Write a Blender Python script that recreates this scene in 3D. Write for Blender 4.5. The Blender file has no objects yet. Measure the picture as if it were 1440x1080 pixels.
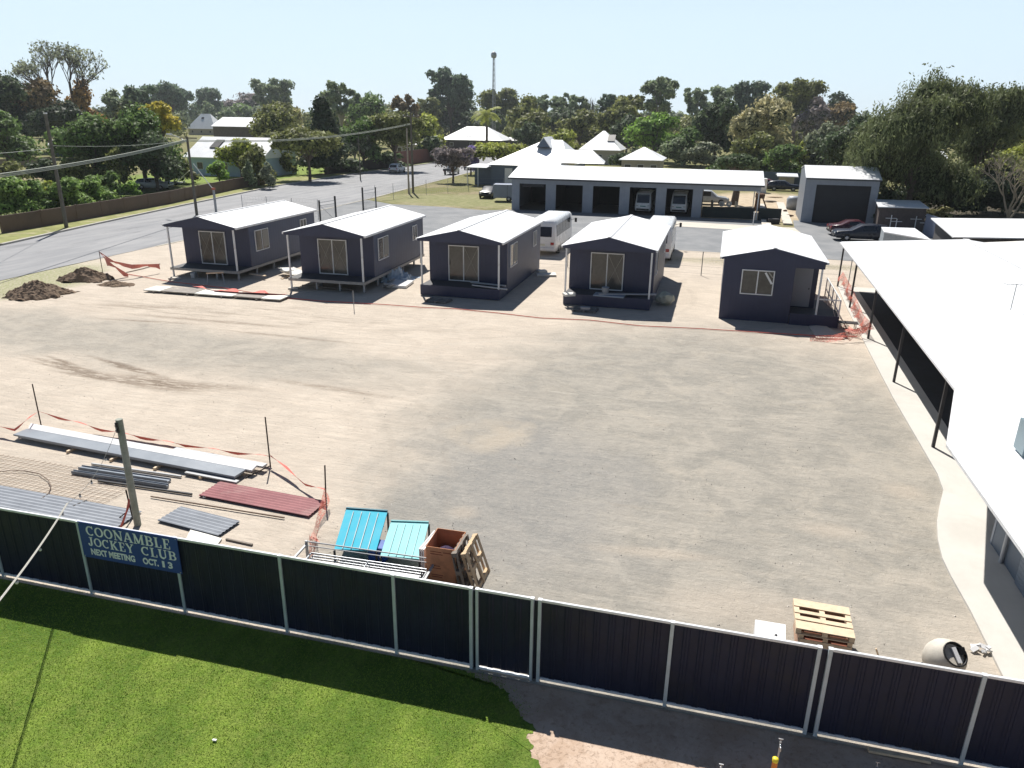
import bpy, bmesh, math, random
import numpy as np
from mathutils import Vector, Matrix
R = math.radians
scene = bpy.context.scene
COL = scene.collection

# ---------------------------------------------------------------- survey camera (world x runs along the front fence)
CA, SA = math.cos(R(14.5)), math.sin(R(14.5))
FPX, CX, CY, XV, YV, CAMH = 1045.0, 720.0, 540.0, 682.0, 3460.0, 9.9
_d = np.array([XV-CX, YV-CY, FPX]); _d /= np.linalg.norm(_d)
_f = np.array([0, 0, 1.0]); _f = _f - _d*np.dot(_f, _d); _f /= np.linalg.norm(_f)
_r = np.cross(_d, _f); _u = -_d
def ray(px, py):
    v = np.array([px-CX, py-CY, FPX]); a = v@_r; b = v@_f
    return np.array([a*CA-b*SA, a*SA+b*CA, v@_u])
def G(px, py, z=0.0):
    w = ray(px, py); t = (z-CAMH)/w[2]
    return (float(w[0]*t), float(w[1]*t), z)
def proj(p):
    q = np.array([p[0]*CA+p[1]*SA, -p[0]*SA+p[1]*CA, p[2]-CAMH]); v = q[0]*_r+q[1]*_f+q[2]*_u
    return CX+FPX*v[0]/v[2], CY+FPX*v[1]/v[2], v[2]
def HZ(x, y, py):
    lo, hi = -5.0, 90.0
    for _ in range(40):
        m = (lo+hi)/2
        if proj((x, y, m))[1] > py: lo = m
        else: hi = m
    return (lo+hi)/2

# ---------------------------------------------------------------- mesh builder
class MB:
    def __init__(s): s.v = []; s.f = []; s.sm = []
    def add(s, vs, fs, smooth=False):
        b = len(s.v); s.v += [tuple(map(float, v)) for v in vs]
        s.f += [tuple(b+i for i in f) for f in fs]; s.sm += [smooth]*len(fs); return s
    def box(s, x0, x1, y0, y1, z0, z1):
        return s.add([(x0,y0,z0),(x1,y0,z0),(x1,y1,z0),(x0,y1,z0),(x0,y0,z1),(x1,y0,z1),(x1,y1,z1),(x0,y1,z1)],
                     [(0,3,2,1),(4,5,6,7),(0,1,5,4),(1,2,6,5),(2,3,7,6),(3,0,4,7)])
    def obox(s, c, size, rz=0, rx=0, ry=0):
        M = Matrix.Rotation(rz,3,'Z')@Matrix.Rotation(ry,3,'Y')@Matrix.Rotation(rx,3,'X'); c = Vector(c)
        hx, hy, hz = [q/2 for q in size]
        vs = [c+M@Vector((a*hx,b*hy,d*hz)) for d in (-1,1) for a,b in ((-1,-1),(1,-1),(1,1),(-1,1))]
        return s.add(vs, [(0,3,2,1),(4,5,6,7),(0,1,5,4),(1,2,6,5),(2,3,7,6),(3,0,4,7)])
    def tube(s, p, q, r, n=8, r2=None, caps=True, smooth=True):
        p = Vector(p); q = Vector(q); r2 = r if r2 is None else r2; d = q-p
        if d.length < 1e-6: return s
        d.normalize(); a = d.orthogonal().normalized(); b = d.cross(a)
        vs = []
        for c, rr in ((p, r), (q, r2)):
            for i in range(n):
                t = 2*math.pi*i/n; vs.append(c+a*math.cos(t)*rr+b*math.sin(t)*rr)
        s.add(vs, [(i,(i+1)%n,n+(i+1)%n,n+i) for i in range(n)], smooth)
        if caps: s.add(vs[:n], [tuple(range(n))[::-1]]); s.add(vs[n:], [tuple(range(n))])
        return s
    def path(s, pts, r, n=6, r2=None):
        m = len(pts)-1
        for i in range(m):
            ra = r if r2 is None else r+(r2-r)*i/m; rb = r if r2 is None else r+(r2-r)*(i+1)/m
            s.tube(pts[i], pts[i+1], ra, n, rb, caps=(i in (0, m-1)))
        return s
    def bar(s, p, q, w, h):      # rectangular bar between two points
        p = Vector(p); q = Vector(q); d = (q-p); d.normalize()
        up = Vector((0,0,1)) if abs(d.z) < .95 else Vector((0,1,0))
        a = d.cross(up).normalized(); b = a.cross(d)
        vs = [c+a*x*w/2+b*y*h/2 for c in (p,q) for x,y in ((-1,-1),(1,-1),(1,1),(-1,1))]
        return s.add(vs, [(0,1,2,3),(7,6,5,4),(0,4,5,1),(1,5,6,2),(2,6,7,3),(3,7,4,0)])
    def slab(s, pts, t):         # polygon (top corners, any plane) given thickness downward
        n = len(pts); lo = [(p[0],p[1],p[2]-t) for p in pts]
        return s.add(list(pts)+lo, [tuple(range(n)), tuple(range(2*n-1,n-1,-1))]+[(i,n+i,n+(i+1)%n,(i+1)%n) for i in range(n)])
    def prism(s, poly, z0, z1):
        return s.slab([(x,y,z1) for x,y in poly], z1-z0)
    def lathe(s, prof, n=16, c=(0,0,0), M=None, smooth=True):
        vs = []
        for r, z in prof:
            for i in range(n):
                t = 2*math.pi*i/n; p = Vector((r*math.cos(t), r*math.sin(t), z))
                if M: p = M@p
                vs.append(p+Vector(c))
        fs = [(k*n+i, k*n+(i+1)%n, (k+1)*n+(i+1)%n, (k+1)*n+i) for k in range(len(prof)-1) for i in range(n)]
        return s.add(vs, fs, smooth)
    def loft(s, rings, smooth=False, caps=True):
        n = len(rings[0]); vs = [p for r in rings for p in r]
        fs = [(k*n+i, k*n+(i+1)%n, (k+1)*n+(i+1)%n, (k+1)*n+i) for k in range(len(rings)-1) for i in range(n)]
        if caps: fs += [tuple(range(n))[::-1], tuple(range(len(vs)-n, len(vs)))]
        return s.add(vs, fs, smooth)
    def build(s, name, mat, parent=None, bevel=0, kind=None, label=None, cat=None, group=None, loc=None, fix=True):
        me = bpy.data.meshes.new(name); me.from_pydata(s.v, [], s.f)
        me.polygons.foreach_set('use_smooth', s.sm); me.materials.append(mat)
        if fix:
            bm = bmesh.new(); bm.from_mesh(me); bmesh.ops.recalc_face_normals(bm, faces=bm.faces); bm.to_mesh(me); bm.free()
        me.update()
        o = bpy.data.objects.new(name, me); COL.objects.link(o)
        if parent: o.parent = parent
        if bevel:
            m = o.modifiers.new('bevel', 'BEVEL'); m.width = bevel; m.segments = 2; m.limit_method = 'ANGLE'
        if loc: o.location = loc
        tag(o, label, cat, group, kind); return o
def tag(o, label=None, cat=None, group=None, kind=None):
    if label: o['label'] = label
    if cat: o['category'] = cat
    if group: o['group'] = group
    if kind: o['kind'] = kind
    return o
def thing(name, label, cat, loc=(0,0,0), rz=0, group=None):
    o = bpy.data.objects.new(name, None); COL.objects.link(o); o.location = loc; o.rotation_euler = (0,0,rz)
    o.empty_display_size = .3
    return tag(o, label, cat, group)
def copy_tree(o, parent=None):
    c = o.copy(); COL.objects.link(c)
    if parent: c.parent = parent
    for ch in list(o.children): copy_tree(ch, c)
    return c

# ---------------------------------------------------------------- materials
class NG:
    def __init__(s, name):
        s.m = bpy.data.materials.new(name); s.m.use_nodes = True; s.t = s.m.node_tree; s.n = s.t.nodes; s.l = s.t.links
        s.b = s.n['Principled BSDF']; s.out = s.n['Material Output']
        s.pos = s.n.new('ShaderNodeTexCoord').outputs['Object']
    def setin(s, sock, v):
        if hasattr(v, 'links'): s.l.new(v, sock)
        else:
            if isinstance(v, (tuple, list)) and len(v) == 3 and sock.type == 'RGBA': v = (*v, 1)
            sock.default_value = v
    def math(s, op, a, b=0.0, c=None, clamp=False):
        n = s.n.new('ShaderNodeMath'); n.operation = op; n.use_clamp = clamp
        s.setin(n.inputs[0], a); s.setin(n.inputs[1], b)
        if c is not None: s.setin(n.inputs[2], c)
        return n.outputs[0]
    def noise(s, scale=5, detail=4, rough=.55, vec=None, stretch=None, rot=0, dist=0):
        n = s.n.new('ShaderNodeTexNoise'); n.inputs['Scale'].default_value = scale; n.inputs['Detail'].default_value = detail
        n.inputs['Roughness'].default_value = rough; n.inputs['Distortion'].default_value = dist
        v = vec or s.pos
        if stretch:
            mp = s.n.new('ShaderNodeMapping'); mp.inputs['Scale'].default_value = stretch; mp.inputs['Rotation'].default_value = (0,0,rot)
            s.l.new(v, mp.inputs[0]); v = mp.outputs[0]
        s.l.new(v, n.inputs['Vector']); return n.outputs[0]
    def ramp(s, fac, lo, hi, a=0.0, b=1.0):
        n = s.n.new('ShaderNodeMapRange'); n.interpolation_type = 'SMOOTHSTEP'; s.setin(n.inputs[0], fac)
        n.inputs[1].default_value = lo; n.inputs[2].default_value = hi; n.inputs[3].default_value = a; n.inputs[4].default_value = b
        return n.outputs[0]
    def mix(s, fac, a, b, mode='MIX'):
        n = s.n.new('ShaderNodeMix'); n.data_type = 'RGBA'; n.blend_type = mode
        s.setin(n.inputs[0], fac); s.setin(n.inputs[6], a); s.setin(n.inputs[7], b); return n.outputs[2]
    def xyz(s, v=None):
        n = s.n.new('ShaderNodeSeparateXYZ'); s.l.new(v or s.pos, n.inputs[0]); return n.outputs
    def ell(s, X, Y, cx, cy, rx, ry, rot=0, soft=.4):     # soft ellipse mask
        ca, sa = math.cos(rot), math.sin(rot)
        dx = s.math('SUBTRACT', X, cx); dy = s.math('SUBTRACT', Y, cy)
        u = s.math('ADD', s.math('MULTIPLY', dx, ca/rx), s.math('MULTIPLY', dy, sa/rx))
        v = s.math('ADD', s.math('MULTIPLY', dx, -sa/ry), s.math('MULTIPLY', dy, ca/ry))
        r = s.math('SQRT', s.math('ADD', s.math('MULTIPLY', u, u), s.math('MULTIPLY', v, v)))
        return s.ramp(r, 1+soft, 1-soft)
    def bump(s, h, strength=.3, dist=.02):
        n = s.n.new('ShaderNodeBump'); n.inputs['Strength'].default_value = strength; n.inputs['Distance'].default_value = dist
        s.l.new(h, n.inputs['Height']); s.l.new(n.outputs[0], s.b.inputs['Normal'])
    def fin(s, col, rough=.8, metal=0, spec=.5):
        s.setin(s.b.inputs['Base Color'], col); s.setin(s.b.inputs['Roughness'], rough)
        s.b.inputs['Metallic'].default_value = metal; s.b.inputs['Specular IOR Level'].default_value = spec
        return s.m
_mc = {}
def M(name, col, rough=.7, var=.15, scale=3.0, bump=0, metal=0, spec=.4, dirt=None):
    if name in _mc: return _mc[name]
    g = NG(name); n = g.noise(scale, 5, .6); n2 = g.noise(scale*9, 3, .6)
    f = g.math('ADD', g.math('MULTIPLY', n, .7), g.math('MULTIPLY', n2, .3))
    f = g.ramp(f, .3, .7)
    c = g.mix(f, tuple(x*(1-var) for x in col), tuple(min(1, x*(1+var)) for x in col))
    if dirt:
        d = g.ramp(g.noise(scale*.6, 6, .65, dist=.6), .5, .68, 0, dirt[1]); c = g.mix(d, c, dirt[0])
    if bump: g.bump(n2, bump, .01)
    _mc[name] = g.fin(c, g.ramp(n, .2, .8, max(.02, rough-.08), min(1, rough+.08)), metal, spec); return _mc[name]
def ribbed(name, col, period=.2, axis=0, rough=.45, depth=.5, var=.06, metal=0, dirt=None, spec=.4):
    if name in _mc: return _mc[name]
    g = NG(name); X = g.xyz()[axis]
    w = g.math('PINGPONG', X, period/2); w = g.ramp(w, period*.30, period*.42)
    n = g.noise(1.3, 5, .6); f = g.ramp(n, .3, .7)
    c = g.mix(f, tuple(x*(1-var) for x in col), tuple(min(1, x*(1+var)) for x in col))
    if dirt: c = g.mix(g.ramp(g.noise(.8, 6, .65), .5, .7, 0, dirt[1]), c, dirt[0])
    g.bump(w, depth, .02); _mc[name] = g.fin(c, rough, metal, spec); return _mc[name]
def foliage(name, col, tip=None, amt=.45):
    if name in _mc: return _mc[name]
    g = NG(name); geo = g.n.new('ShaderNodeNewGeometry'); rnd = geo.outputs['Random Per Island']
    big = g.ramp(g.noise(.35, 3, .6), .35, .68)
    v = g.math('ADD', g.math('MULTIPLY', rnd, .75), g.math('MULTIPLY', big, .45))
    dark = tuple(x*(1-amt) for x in col); lite = tuple(x*(1+amt*1.3) for x in (tip or col))
    c = g.mix(g.ramp(v, .1, 1.05), dark, lite)
    g.fin(c, .6, 0, .25)
    tr = g.n.new('ShaderNodeBsdfTranslucent'); mx = g.n.new('ShaderNodeMixShader'); mx.inputs[0].default_value = .36
    yel = g.mix(.5, c, (.35, .42, .06)); yel = g.mix(1, yel, c, 'DARKEN'); yel = g.mix(.6, c, yel)
    g.l.new(c, tr.inputs[0]); g.l.new(g.b.outputs[0], mx.inputs[1]); g.l.new(tr.outputs[0], mx.inputs[2]); g.l.new(mx.outputs[0], g.out.inputs[0])
    _mc[name] = g.m; return g.m

white_roof = ribbed('white_roof_steel', (.84,.845,.85), .19, 0, .42, .10, .02)
white_roof_y = ribbed('white_roof_steel_across', (.84,.845,.85), .19, 1, .45, .12, .02)
far_roof = M('pale_iron_roof', (.74,.755,.77), .5, .06, .5, dirt=((.50,.48,.45), .4))
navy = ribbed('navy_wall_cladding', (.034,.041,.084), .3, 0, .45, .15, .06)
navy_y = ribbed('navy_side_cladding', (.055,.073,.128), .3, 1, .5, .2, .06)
navy_fence = M('navy_fence_sheet', (.014,.018,.040), .5, .2, 1.2, spec=.25, dirt=((.03,.03,.035), .5))
white_paint = M('white_paint', (.72,.73,.74), .4, .05, 4, dirt=((.42,.38,.32), .35))
rail_white = M('white_steel_rail', (.72,.74,.76), .35, .06, 4, dirt=((.4,.4,.38), .4))
post_grey = M('pale_fence_post', (.46,.52,.55), .4, .08, 5)
galv = M('galvanised_steel', (.42,.44,.46), .38, .12, 9, metal=.6)
galv_dull = M('dull_zinc', (.36,.37,.38), .55, .15, 6, metal=.2)
dark_steel = M('dark_steel', (.03,.03,.033), .5, .2, 8)
rust = M('rusty_star_steel', (.035,.024,.02), .7, .3, 14)
alu = M('aluminium_frame', (.70,.71,.72), .4, .05, 6)
glass_dk = M('smoked_window', (.072,.070,.064), .14, .4, .7, spec=.6)
glass_car = M('car_window', (.012,.016,.022), .08, .1, 1, spec=.8)
tape = M('masking_tape', (.28,.27,.24), .6, .1, 8)
timber = M('pine_timber', (.55,.40,.25), .75, .2, 7, bump=.3)
timber_pale = M('pale_pine', (.66,.52,.36), .75, .15, 7, bump=.3)
timber_old = M('weathered_timber', (.22,.19,.16), .85, .25, 9, bump=.4)
card = M('cardboard', (.54,.25,.13), .85, .10, 5, dirt=((.22,.09,.05), .4))
card_in = M('cardboard_inside', (.50,.22,.11), .9, .1, 4)
ply = M('sheet_board_white', (.70,.69,.64), .6, .06, 3, dirt=((.5,.45,.36), .4))
rubber = M('tyre_rubber', (.02,.02,.02), .8, .2, 20)
chrome = M('wheel_alloy', (.4,.4,.42), .3, .1, 8, metal=.8)
plastic_black = M('black_plastic', (.015,.015,.017), .5, .1, 10)
red_lens = M('red_lamp_lens', (.35,.01,.01), .2, .1, 10)
clear_lens = M('clear_lamp_lens', (.6,.6,.58), .15, .05, 10)
plate = M('number_plate', (.6,.6,.5), .5, .05, 10)
bark = M('grey_brown_bark', (.13,.10,.08), .9, .3, 6, bump=.5)
bark_pale = M('pale_gum_bark', (.42,.38,.32), .8, .25, 3, bump=.3)
soil = M('dark_loose_soil', (.20,.148,.108), 1, .35, 5, bump=.8, dirt=((.28,.22,.16), .5), spec=.1)
concrete = M('pale_concrete', (.56,.52,.455), .85, .06, .8, bump=.1, dirt=((.44,.40,.34), .5), spec=.2)
slate = M('slate_blue_wall', (.10,.135,.19), .6, .10, 2)
shed_grey = ribbed('grey_shed_cladding', (.25,.28,.33), .25, 0, .5, .4, .06)
shed_grey_y = ribbed('grey_shed_side_cladding', (.23,.26,.31), .25, 1, .5, .4, .06)
shed_dark = ribbed('charcoal_roller_door', (.018,.020,.026), .12, 2, .5, .6, .1)
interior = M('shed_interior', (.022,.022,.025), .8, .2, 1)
orange_cap = M('orange_enamel', (.55,.17,.02), .5, .15, 5, dirt=((.4,.13,.03), .6))
yellow_cap = M('yellow_plastic', (.75,.6,.04), .4, .08, 5)
SKYS, SUN, EXPO = 0.050, 5.0, 0.48
# ================================================================ THE SETTING
def sheet(name, poly, z, mat, subdiv=False):
    m = MB(); m.add([(x,y,z) for x,y in poly], [tuple(range(len(poly)))])
    o = m.build(name, mat, kind='structure', fix=False)
    if o.data.polygons[0].normal.z < 0: o.data.flip_normals()
    return o
# broad ground: dry grass and bare earth out to the horizon
g = NG('dry_ground'); X, Y, Z = g.xyz()
n1 = g.ramp(g.noise(.09, 5, .6), .42, .6); n2 = g.ramp(g.noise(1.2, 5, .65), .3, .7); n3 = g.ramp(g.noise(14, 3, .7), .3, .7)
grs = g.mix(n2, (.13,.155,.05), (.24,.22,.10)); ear = g.mix(n2, (.34,.26,.18), (.46,.38,.29))
n1 = g.math('MULTIPLY', n1, g.ramp(Y, 98, 122, 1.0, .12)); c = g.mix(n1, grs, ear); c = g.mix(g.math('MULTIPLY', n3, .35), c, (.12,.10,.06))
nx = g.noise(.25, 4, .6); Xw = g.math('ADD', X, g.math('MULTIPLY', g.math('SUBTRACT', nx, .5), 8)); Yw = g.math('ADD', Y, g.math('MULTIPLY', g.math('SUBTRACT', nx, .5), 6))
lawn1 = g.ell(Xw, Yw, -30, 92, 13, 7, 0, .25); c = g.mix(g.math('MULTIPLY', lawn1, .9), c, g.mix(n2, (.19,.20,.09), (.29,.28,.15)))
paddock = g.ell(Xw, Yw, 7, 101, 8.5, 17, 0, .25); c = g.mix(paddock, c, g.mix(n2, (.42,.34,.24), (.55,.46,.34)))
garden = g.ell(Xw, Yw, -80, 80, 21, 48, 0, .2); c = g.mix(garden, c, g.mix(n2, (.07,.10,.03), (.17,.19,.07)))
side = g.ell(Xw, Yw, -80, 125, 14, 30, -.2, .2); c = g.mix(side, c, g.mix(n2, (.14,.20,.04), (.24,.30,.08)))
right = g.ell(Xw, Yw, 28, 84, 17, 34, 0, .2); c = g.mix(right, c, g.mix(n2, (.04,.04,.03), (.12,.10,.07)))
g.bump(n3, .4, .03)
m = MB(); Sg = 2600
m.add([(-Sg,-Sg,-.02),(Sg,-Sg,-.02),(Sg,Sg,-.02),(-Sg,Sg,-.02)], [(0,1,2,3)]); m.build('ground', g.fin(c, .95, 0, .1), kind='structure', fix=False)

# the yard: pinkish dirt on the left, grey gravel in the middle, tyre-combed streaks
g = NG('yard_dirt_and_gravel'); X, Y, Z = g.xyz()
nw = g.noise(.28, 5, .62); nw2 = g.noise(.23, 5, .6, stretch=(1,1,1), rot=1.1)
Xw = g.math('ADD', X, g.math('MULTIPLY', g.math('SUBTRACT', nw, .5), 7)); Yw = g.math('ADD', Y, g.math('MULTIPLY', g.math('SUBTRACT', nw2, .5), 5.5))
streak = g.ramp(g.noise(2.6, 8, .78, stretch=(.20, 1.5, 1), rot=.05, dist=.3), .36, .66)
streak2 = g.ramp(g.noise(1.9, 9, .82, stretch=(.42, 1.3, 1), rot=-.12, dist=.4), .38, .66)
blot = g.ramp(g.noise(.55, 6, .68, dist=.8), .38, .64); fine = g.ramp(g.noise(38, 3, .75), .25, .75); mid = g.ramp(g.noise(7, 5, .7), .3, .7)
dirt = g.mix(blot, (.52,.448,.37), (.61,.53,.44)); dirt = g.mix(g.math('MULTIPLY', streak, .46), dirt, (.375,.335,.285)); sk3 = g.ramp(g.noise(3.6, 8, .8, stretch=(.10, 1.9, 1), rot=-.04, dist=.25), .50, .66); dirt = g.mix(g.math('MULTIPLY', sk3, .34), dirt, (.27,.245,.215))
grav = g.mix(blot, (.280,.268,.238), (.335,.318,.280)); grav = g.mix(g.math('MULTIPLY', streak2, .30), grav, (.46,.42,.355)); pt2 = g.ramp(g.noise(.75, 7, .72, dist=.7), .50, .66); grav = g.mix(g.math('MULTIPLY', pt2, .45), grav, (.45,.405,.335))
e1 = g.ell(Xw, Yw, .2, 24, 9.2, 13.5, 0, .32); e2 = g.ell(Xw, Yw, -2.5, 15.5, 6.0, 9.0, 0, .22)
band = g.ell(Xw, Yw, -27, 27.6, 17, 2.9, -.06, .5); mk = g.math('MAXIMUM', g.math('MAXIMUM', e1, e2), g.math('MULTIPLY', band, .8))
mk = g.math('MULTIPLY', mk, g.ramp(g.math('ADD', g.math('MULTIPLY', blot, .45), g.math('MULTIPLY', streak2, .3)), 0, .75, 1.0, .80))
c = g.mix(mk, dirt, grav)
blue = g.ell(Xw, Yw, -4.6, 18.5, 3.2, 4.6, .1, .45); c = g.mix(g.math('MULTIPLY', blue, .62), c, g.mix(mid, (.232,.234,.232), (.292,.286,.272)))
lp = g.ell(Xw, Yw, -6.2, 21.6, .9, .9, 0, .6); c = g.mix(g.math('MULTIPLY', lp, .85), c, (.46,.40,.32))
for (ex, ey, ea, eb) in ((6.1,21.2,.55,.5),(3.8,18.3,.7,.35),(1.5,14.3,1.6,.7),(-.5,16.0,1.4,.22),(-5.6,16.6,.35,.3)):
    c = g.mix(g.math('MULTIPLY', g.ell(X, Y, ex, ey, ea, eb, .1, .7), .55), c, (.50,.43,.35))
bt = g.ramp(g.noise(.42, 7, .75, stretch=(.35,1.5,1), dist=1.6), .60, .68); c = g.mix(g.math('MULTIPLY', bt, .16), c, (.26,.21,.16))
rn = g.ramp(g.noise(3.2, 7, .8, stretch=(.4,2.0,1), rot=.2, dist=.5), .38, .52)
for (ex, ey, ea, eb, ro) in ((-24.6,23.5,2.6,.16,-.22),(-24.2,23.15,2.5,.12,-.20),(-22.9,22.75,1.8,.14,-.1),(-22.9,24.3,2.0,.16,-.28),(-22.2,23.95,1.4,.12,-.2),(-20.2,22.9,2.0,.55,-.1),(-18.0,23.2,1.6,.3,.1),(-25.9,24.1,1.0,.12,-.3),(-13.5,24.3,2.4,.2,-.1),(-24,31.6,4.2,.22,.02),(-19,30.2,3.2,.14,-.03),(-29,33.2,3.0,.3,.15),(-27,30.6,2.4,.15,.1)):
    c = g.mix(g.math('MULTIPLY', g.math('MULTIPLY', g.ell(X, Y, ex, ey, ea, eb, ro, .75), rn), 1.0 if ex < -19 and ey < 25 else .6), c, (.15,.108,.075))
mot = g.ramp(g.noise(3.4, 8, .8), .40, .60); c = g.mix(g.math('MULTIPLY', mot, .16), c, (.56,.51,.44)); mot = g.ramp(g.noise(2.1, 8, .82, dist=.4), .52, .66); c = g.mix(g.math('MULTIPLY', mot, .13), c, (.25,.23,.20))
ruts = g.ell(Xw, Yw, -24.5, 33.5, 11, 1.4, .04, .8); rr = g.math('MULTIPLY', ruts, g.ramp(g.noise(1.2, 6, .7, stretch=(.25,2.2,1)), .48, .62)); c = g.mix(g.math('MULTIPLY', rr, .6), c, (.23,.19,.15))
gr = g.ell(Xw, Yw, -41, 37, 3.4, 5.5, .2, .35); c = g.mix(g.math('MULTIPLY', gr, g.ramp(mid, .2, .8, .35, .9)), c, (.20,.24,.075))
gr = g.ell(Xw, Yw, -36, 58, 5, 4, .2, .5); c = g.mix(g.math('MULTIPLY', gr, g.ramp(mid, .2, .8, .2, .6)), c, (.25,.26,.12))
gr = g.ell(Xw, Yw, 4.5, 57.6, 9, 1.6, 0, .4); c = g.mix(g.math('MULTIPLY', gr, g.ramp(mid, .2, .8, .2, .75)), c, (.21,.20,.10))
c = g.mix(g.math('MULTIPLY', fine, .28), c, g.mix(mk, (.60,.53,.44), (.145,.138,.125)))
peb = g.ramp(g.noise(60, 2, .6), .62, .72); c = g.mix(g.math('MULTIPLY', peb, .35), c, (.62,.58,.52))
peb = g.ramp(g.noise(47, 2, .6), .30, .38, 1, 0); c = g.mix(g.math('MULTIPLY', peb, .45), c, (.12,.105,.09))
def ring(cx, cy, rx, ry, wd, rot=0):
    ca, sa = math.cos(rot), math.sin(rot); dx = g.math('SUBTRACT', X, cx); dy = g.math('SUBTRACT', Y, cy)
    u = g.math('ADD', g.math('MULTIPLY', dx, ca/rx), g.math('MULTIPLY', dy, sa/rx)); v = g.math('ADD', g.math('MULTIPLY', dx, -sa/ry), g.math('MULTIPLY', dy, ca/ry))
    r = g.math('SQRT', g.math('ADD', g.math('MULTIPLY', u, u), g.math('MULTIPLY', v, v))); return g.ramp(g.math('ABSOLUTE', g.math('SUBTRACT', r, 1)), wd/min(rx,ry), wd*.4/min(rx,ry))
brk = g.ramp(g.noise(.9, 5, .7), .38, .58)
for (cx_, cy_, rx_, ry_, wd_, rt_, dk, am) in ((-3,30,9,3.6,.13,.05,0,.34),(-3,30,9,3.6,.13,.05,0,.3),(-3.4,30,10.6,5.2,.14,.05,0,.34),(-1,20,6.5,4.4,.12,.3,0,.3),(-1,20,8.1,6.0,.12,.3,0,.3),(-16,12,9,14,.15,.1,1,.3),(-16,12,10.6,15.6,.15,.1,1,.3),(-24,44,22,12.5,.15,0,1,.34),(-24,44,23.6,14.1,.15,0,1,.34),(-22,52,30,25,.18,0,1,.3),(-22,52,31.6,26.6,.18,0,1,.3),(3,16,4.5,3,.1,0,0,.32),(-30,40,20,16,.16,.1,0,.3)):
    c = g.mix(g.math('MULTIPLY', g.math('MULTIPLY', ring(cx_, cy_, rx_, ry_, wd_, rt_), brk), am*.5), c, (.27,.235,.195) if dk else (.50,.46,.40))
hh = g.math('ADD', g.math('MULTIPLY', fine, .35), g.math('ADD', g.math('MULTIPLY', streak, .8), mid)); g.bump(hh, .55, .03)
yard_mat = g.fin(c, .95, 0, .12)
o = sheet('yard', [(-42.2,10.9),(18,10.9),(18,61.5),(6,61.9),(-14,62.3),(-36.8,63.2),(-41.9,70),(-42.2,50)], 0, yard_mat)

# lawn below the fence and the bare strip beside it
g = NG('mown_lawn'); X, Y, Z = g.xyz()
a = g.ramp(g.noise(.9, 5, .65, stretch=(1,.5,1), rot=.5), .35, .65); b = g.ramp(g.noise(26, 4, .75), .28, .72); d = g.ramp(g.noise(5, 5, .7, dist=.7), .35, .68)
c = g.mix(a, (.135,.235,.032), (.27,.385,.06)); c = g.mix(g.math('MULTIPLY', d, .5), c, (.31,.35,.09)); e_ = g.ramp(g.noise(.35, 5, .7, dist=.5), .48, .62); c = g.mix(g.math('MULTIPLY', e_, .45), c, (.085,.165,.025)); c = g.mix(g.math('MULTIPLY', b, .55), c, (.04,.085,.014))
g.bump(b, .7, .03); lawn_mat = g.fin(c, .9, 0, .15)
_e = [(-6,11.02),(-3.6,10.9),(-2.9,10.62),(-2.5,10.3),(-2.22,9.95),(-2.05,9.6),(-1.92,9.2),(-1.85,8.4),(-1.9,6)]; _r2 = random.Random(8); _f2 = []
for a_, b_ in zip(_e, _e[1:]):
    k_ = max(1, int(math.hypot(b_[0]-a_[0], b_[1]-a_[1])/.035)); _f2 += [(a_[0]+(b_[0]-a_[0])*q_/k_+_r2.gauss(0,.022)+.07*math.sin(q_*.21+a_[1]*9)+.05*math.sin(q_*.53), min(11.02, a_[1]+(b_[1]-a_[1])*q_/k_+_r2.gauss(0,.02))) for q_ in range(k_)]
lawn = [(-40,11.02)]+_f2+[(-2.2,-20),(-40,-20)]
sheet('lawn', lawn, -.010, lawn_mat)
g = NG('bare_pink_earth'); X, Y, Z = g.xyz()
a = g.ramp(g.noise(1.4, 6, .7, dist=.6), .35, .65); b = g.ramp(g.noise(11, 5, .75, dist=.5), .5, .72); f_ = g.ramp(g.noise(50, 3, .7), .3, .7)
c = g.mix(a, (.46,.34,.255), (.57,.45,.36)); c = g.mix(g.math('MULTIPLY', b, .5), c, (.30,.19,.12)); c = g.mix(g.math('MULTIPLY', f_, .2), c, (.30,.22,.16)); g.bump(b, .5, .03)
sheet('bare_earth', [(-6,11.01),(18,11.01),(18,-20),(-4,-20)], -.016, g.fin(c, .95, 0, .1))

# grass blades: short turf nobody could count
def blades():
    rng = np.random.default_rng(4); n = 90000
    x = rng.uniform(-17, -1.7, n); y = rng.uniform(6.6, 11.0, n)
    edge = -2.22+(y-9.95)*-.75*(y > 9.9)+.10*np.sin(y*5)+.07*np.sin(y*13)+rng.normal(0, .12, n)
    k = (x < edge); x = x[k]; y = y[k]; n = len(x)
    h = rng.uniform(.012, .035, n); a = rng.uniform(0, 6.28, n); w = rng.uniform(.004, .009, n); lx = rng.normal(0, .014, n); ly = rng.normal(0, .014, n)
    V = np.empty((n, 3, 3)); z0 = -.010
    V[:,0] = np.stack([x-np.cos(a)*w, y-np.sin(a)*w, np.full(n, z0)], 1); V[:,1] = np.stack([x+np.cos(a)*w, y+np.sin(a)*w, np.full(n, z0)], 1)
    V[:,2] = np.stack([x+lx, y+ly, z0+h], 1)
    me = bpy.data.meshes.new('turf_blades'); me.vertices.add(n*3); me.vertices.foreach_set('co', V.ravel()); me.loops.add(n*3); me.loops.foreach_set('vertex_index', np.arange(n*3, dtype=np.int32))
    me.polygons.add(n); me.polygons.foreach_set('loop_start', np.arange(0, n*3, 3, dtype=np.int32)); me.polygons.foreach_set('loop_total', np.full(n, 3, dtype=np.int32)); me.update(); me.validate()
    me.materials.append(foliage('turf_blade', (.18,.285,.036), (.28,.38,.06), .35)); o = bpy.data.objects.new('turf', me); COL.objects.link(o); tag(o, 'short bright green mown grass in front of the dark fence', 'grass', None, 'stuff')
blades()

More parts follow.
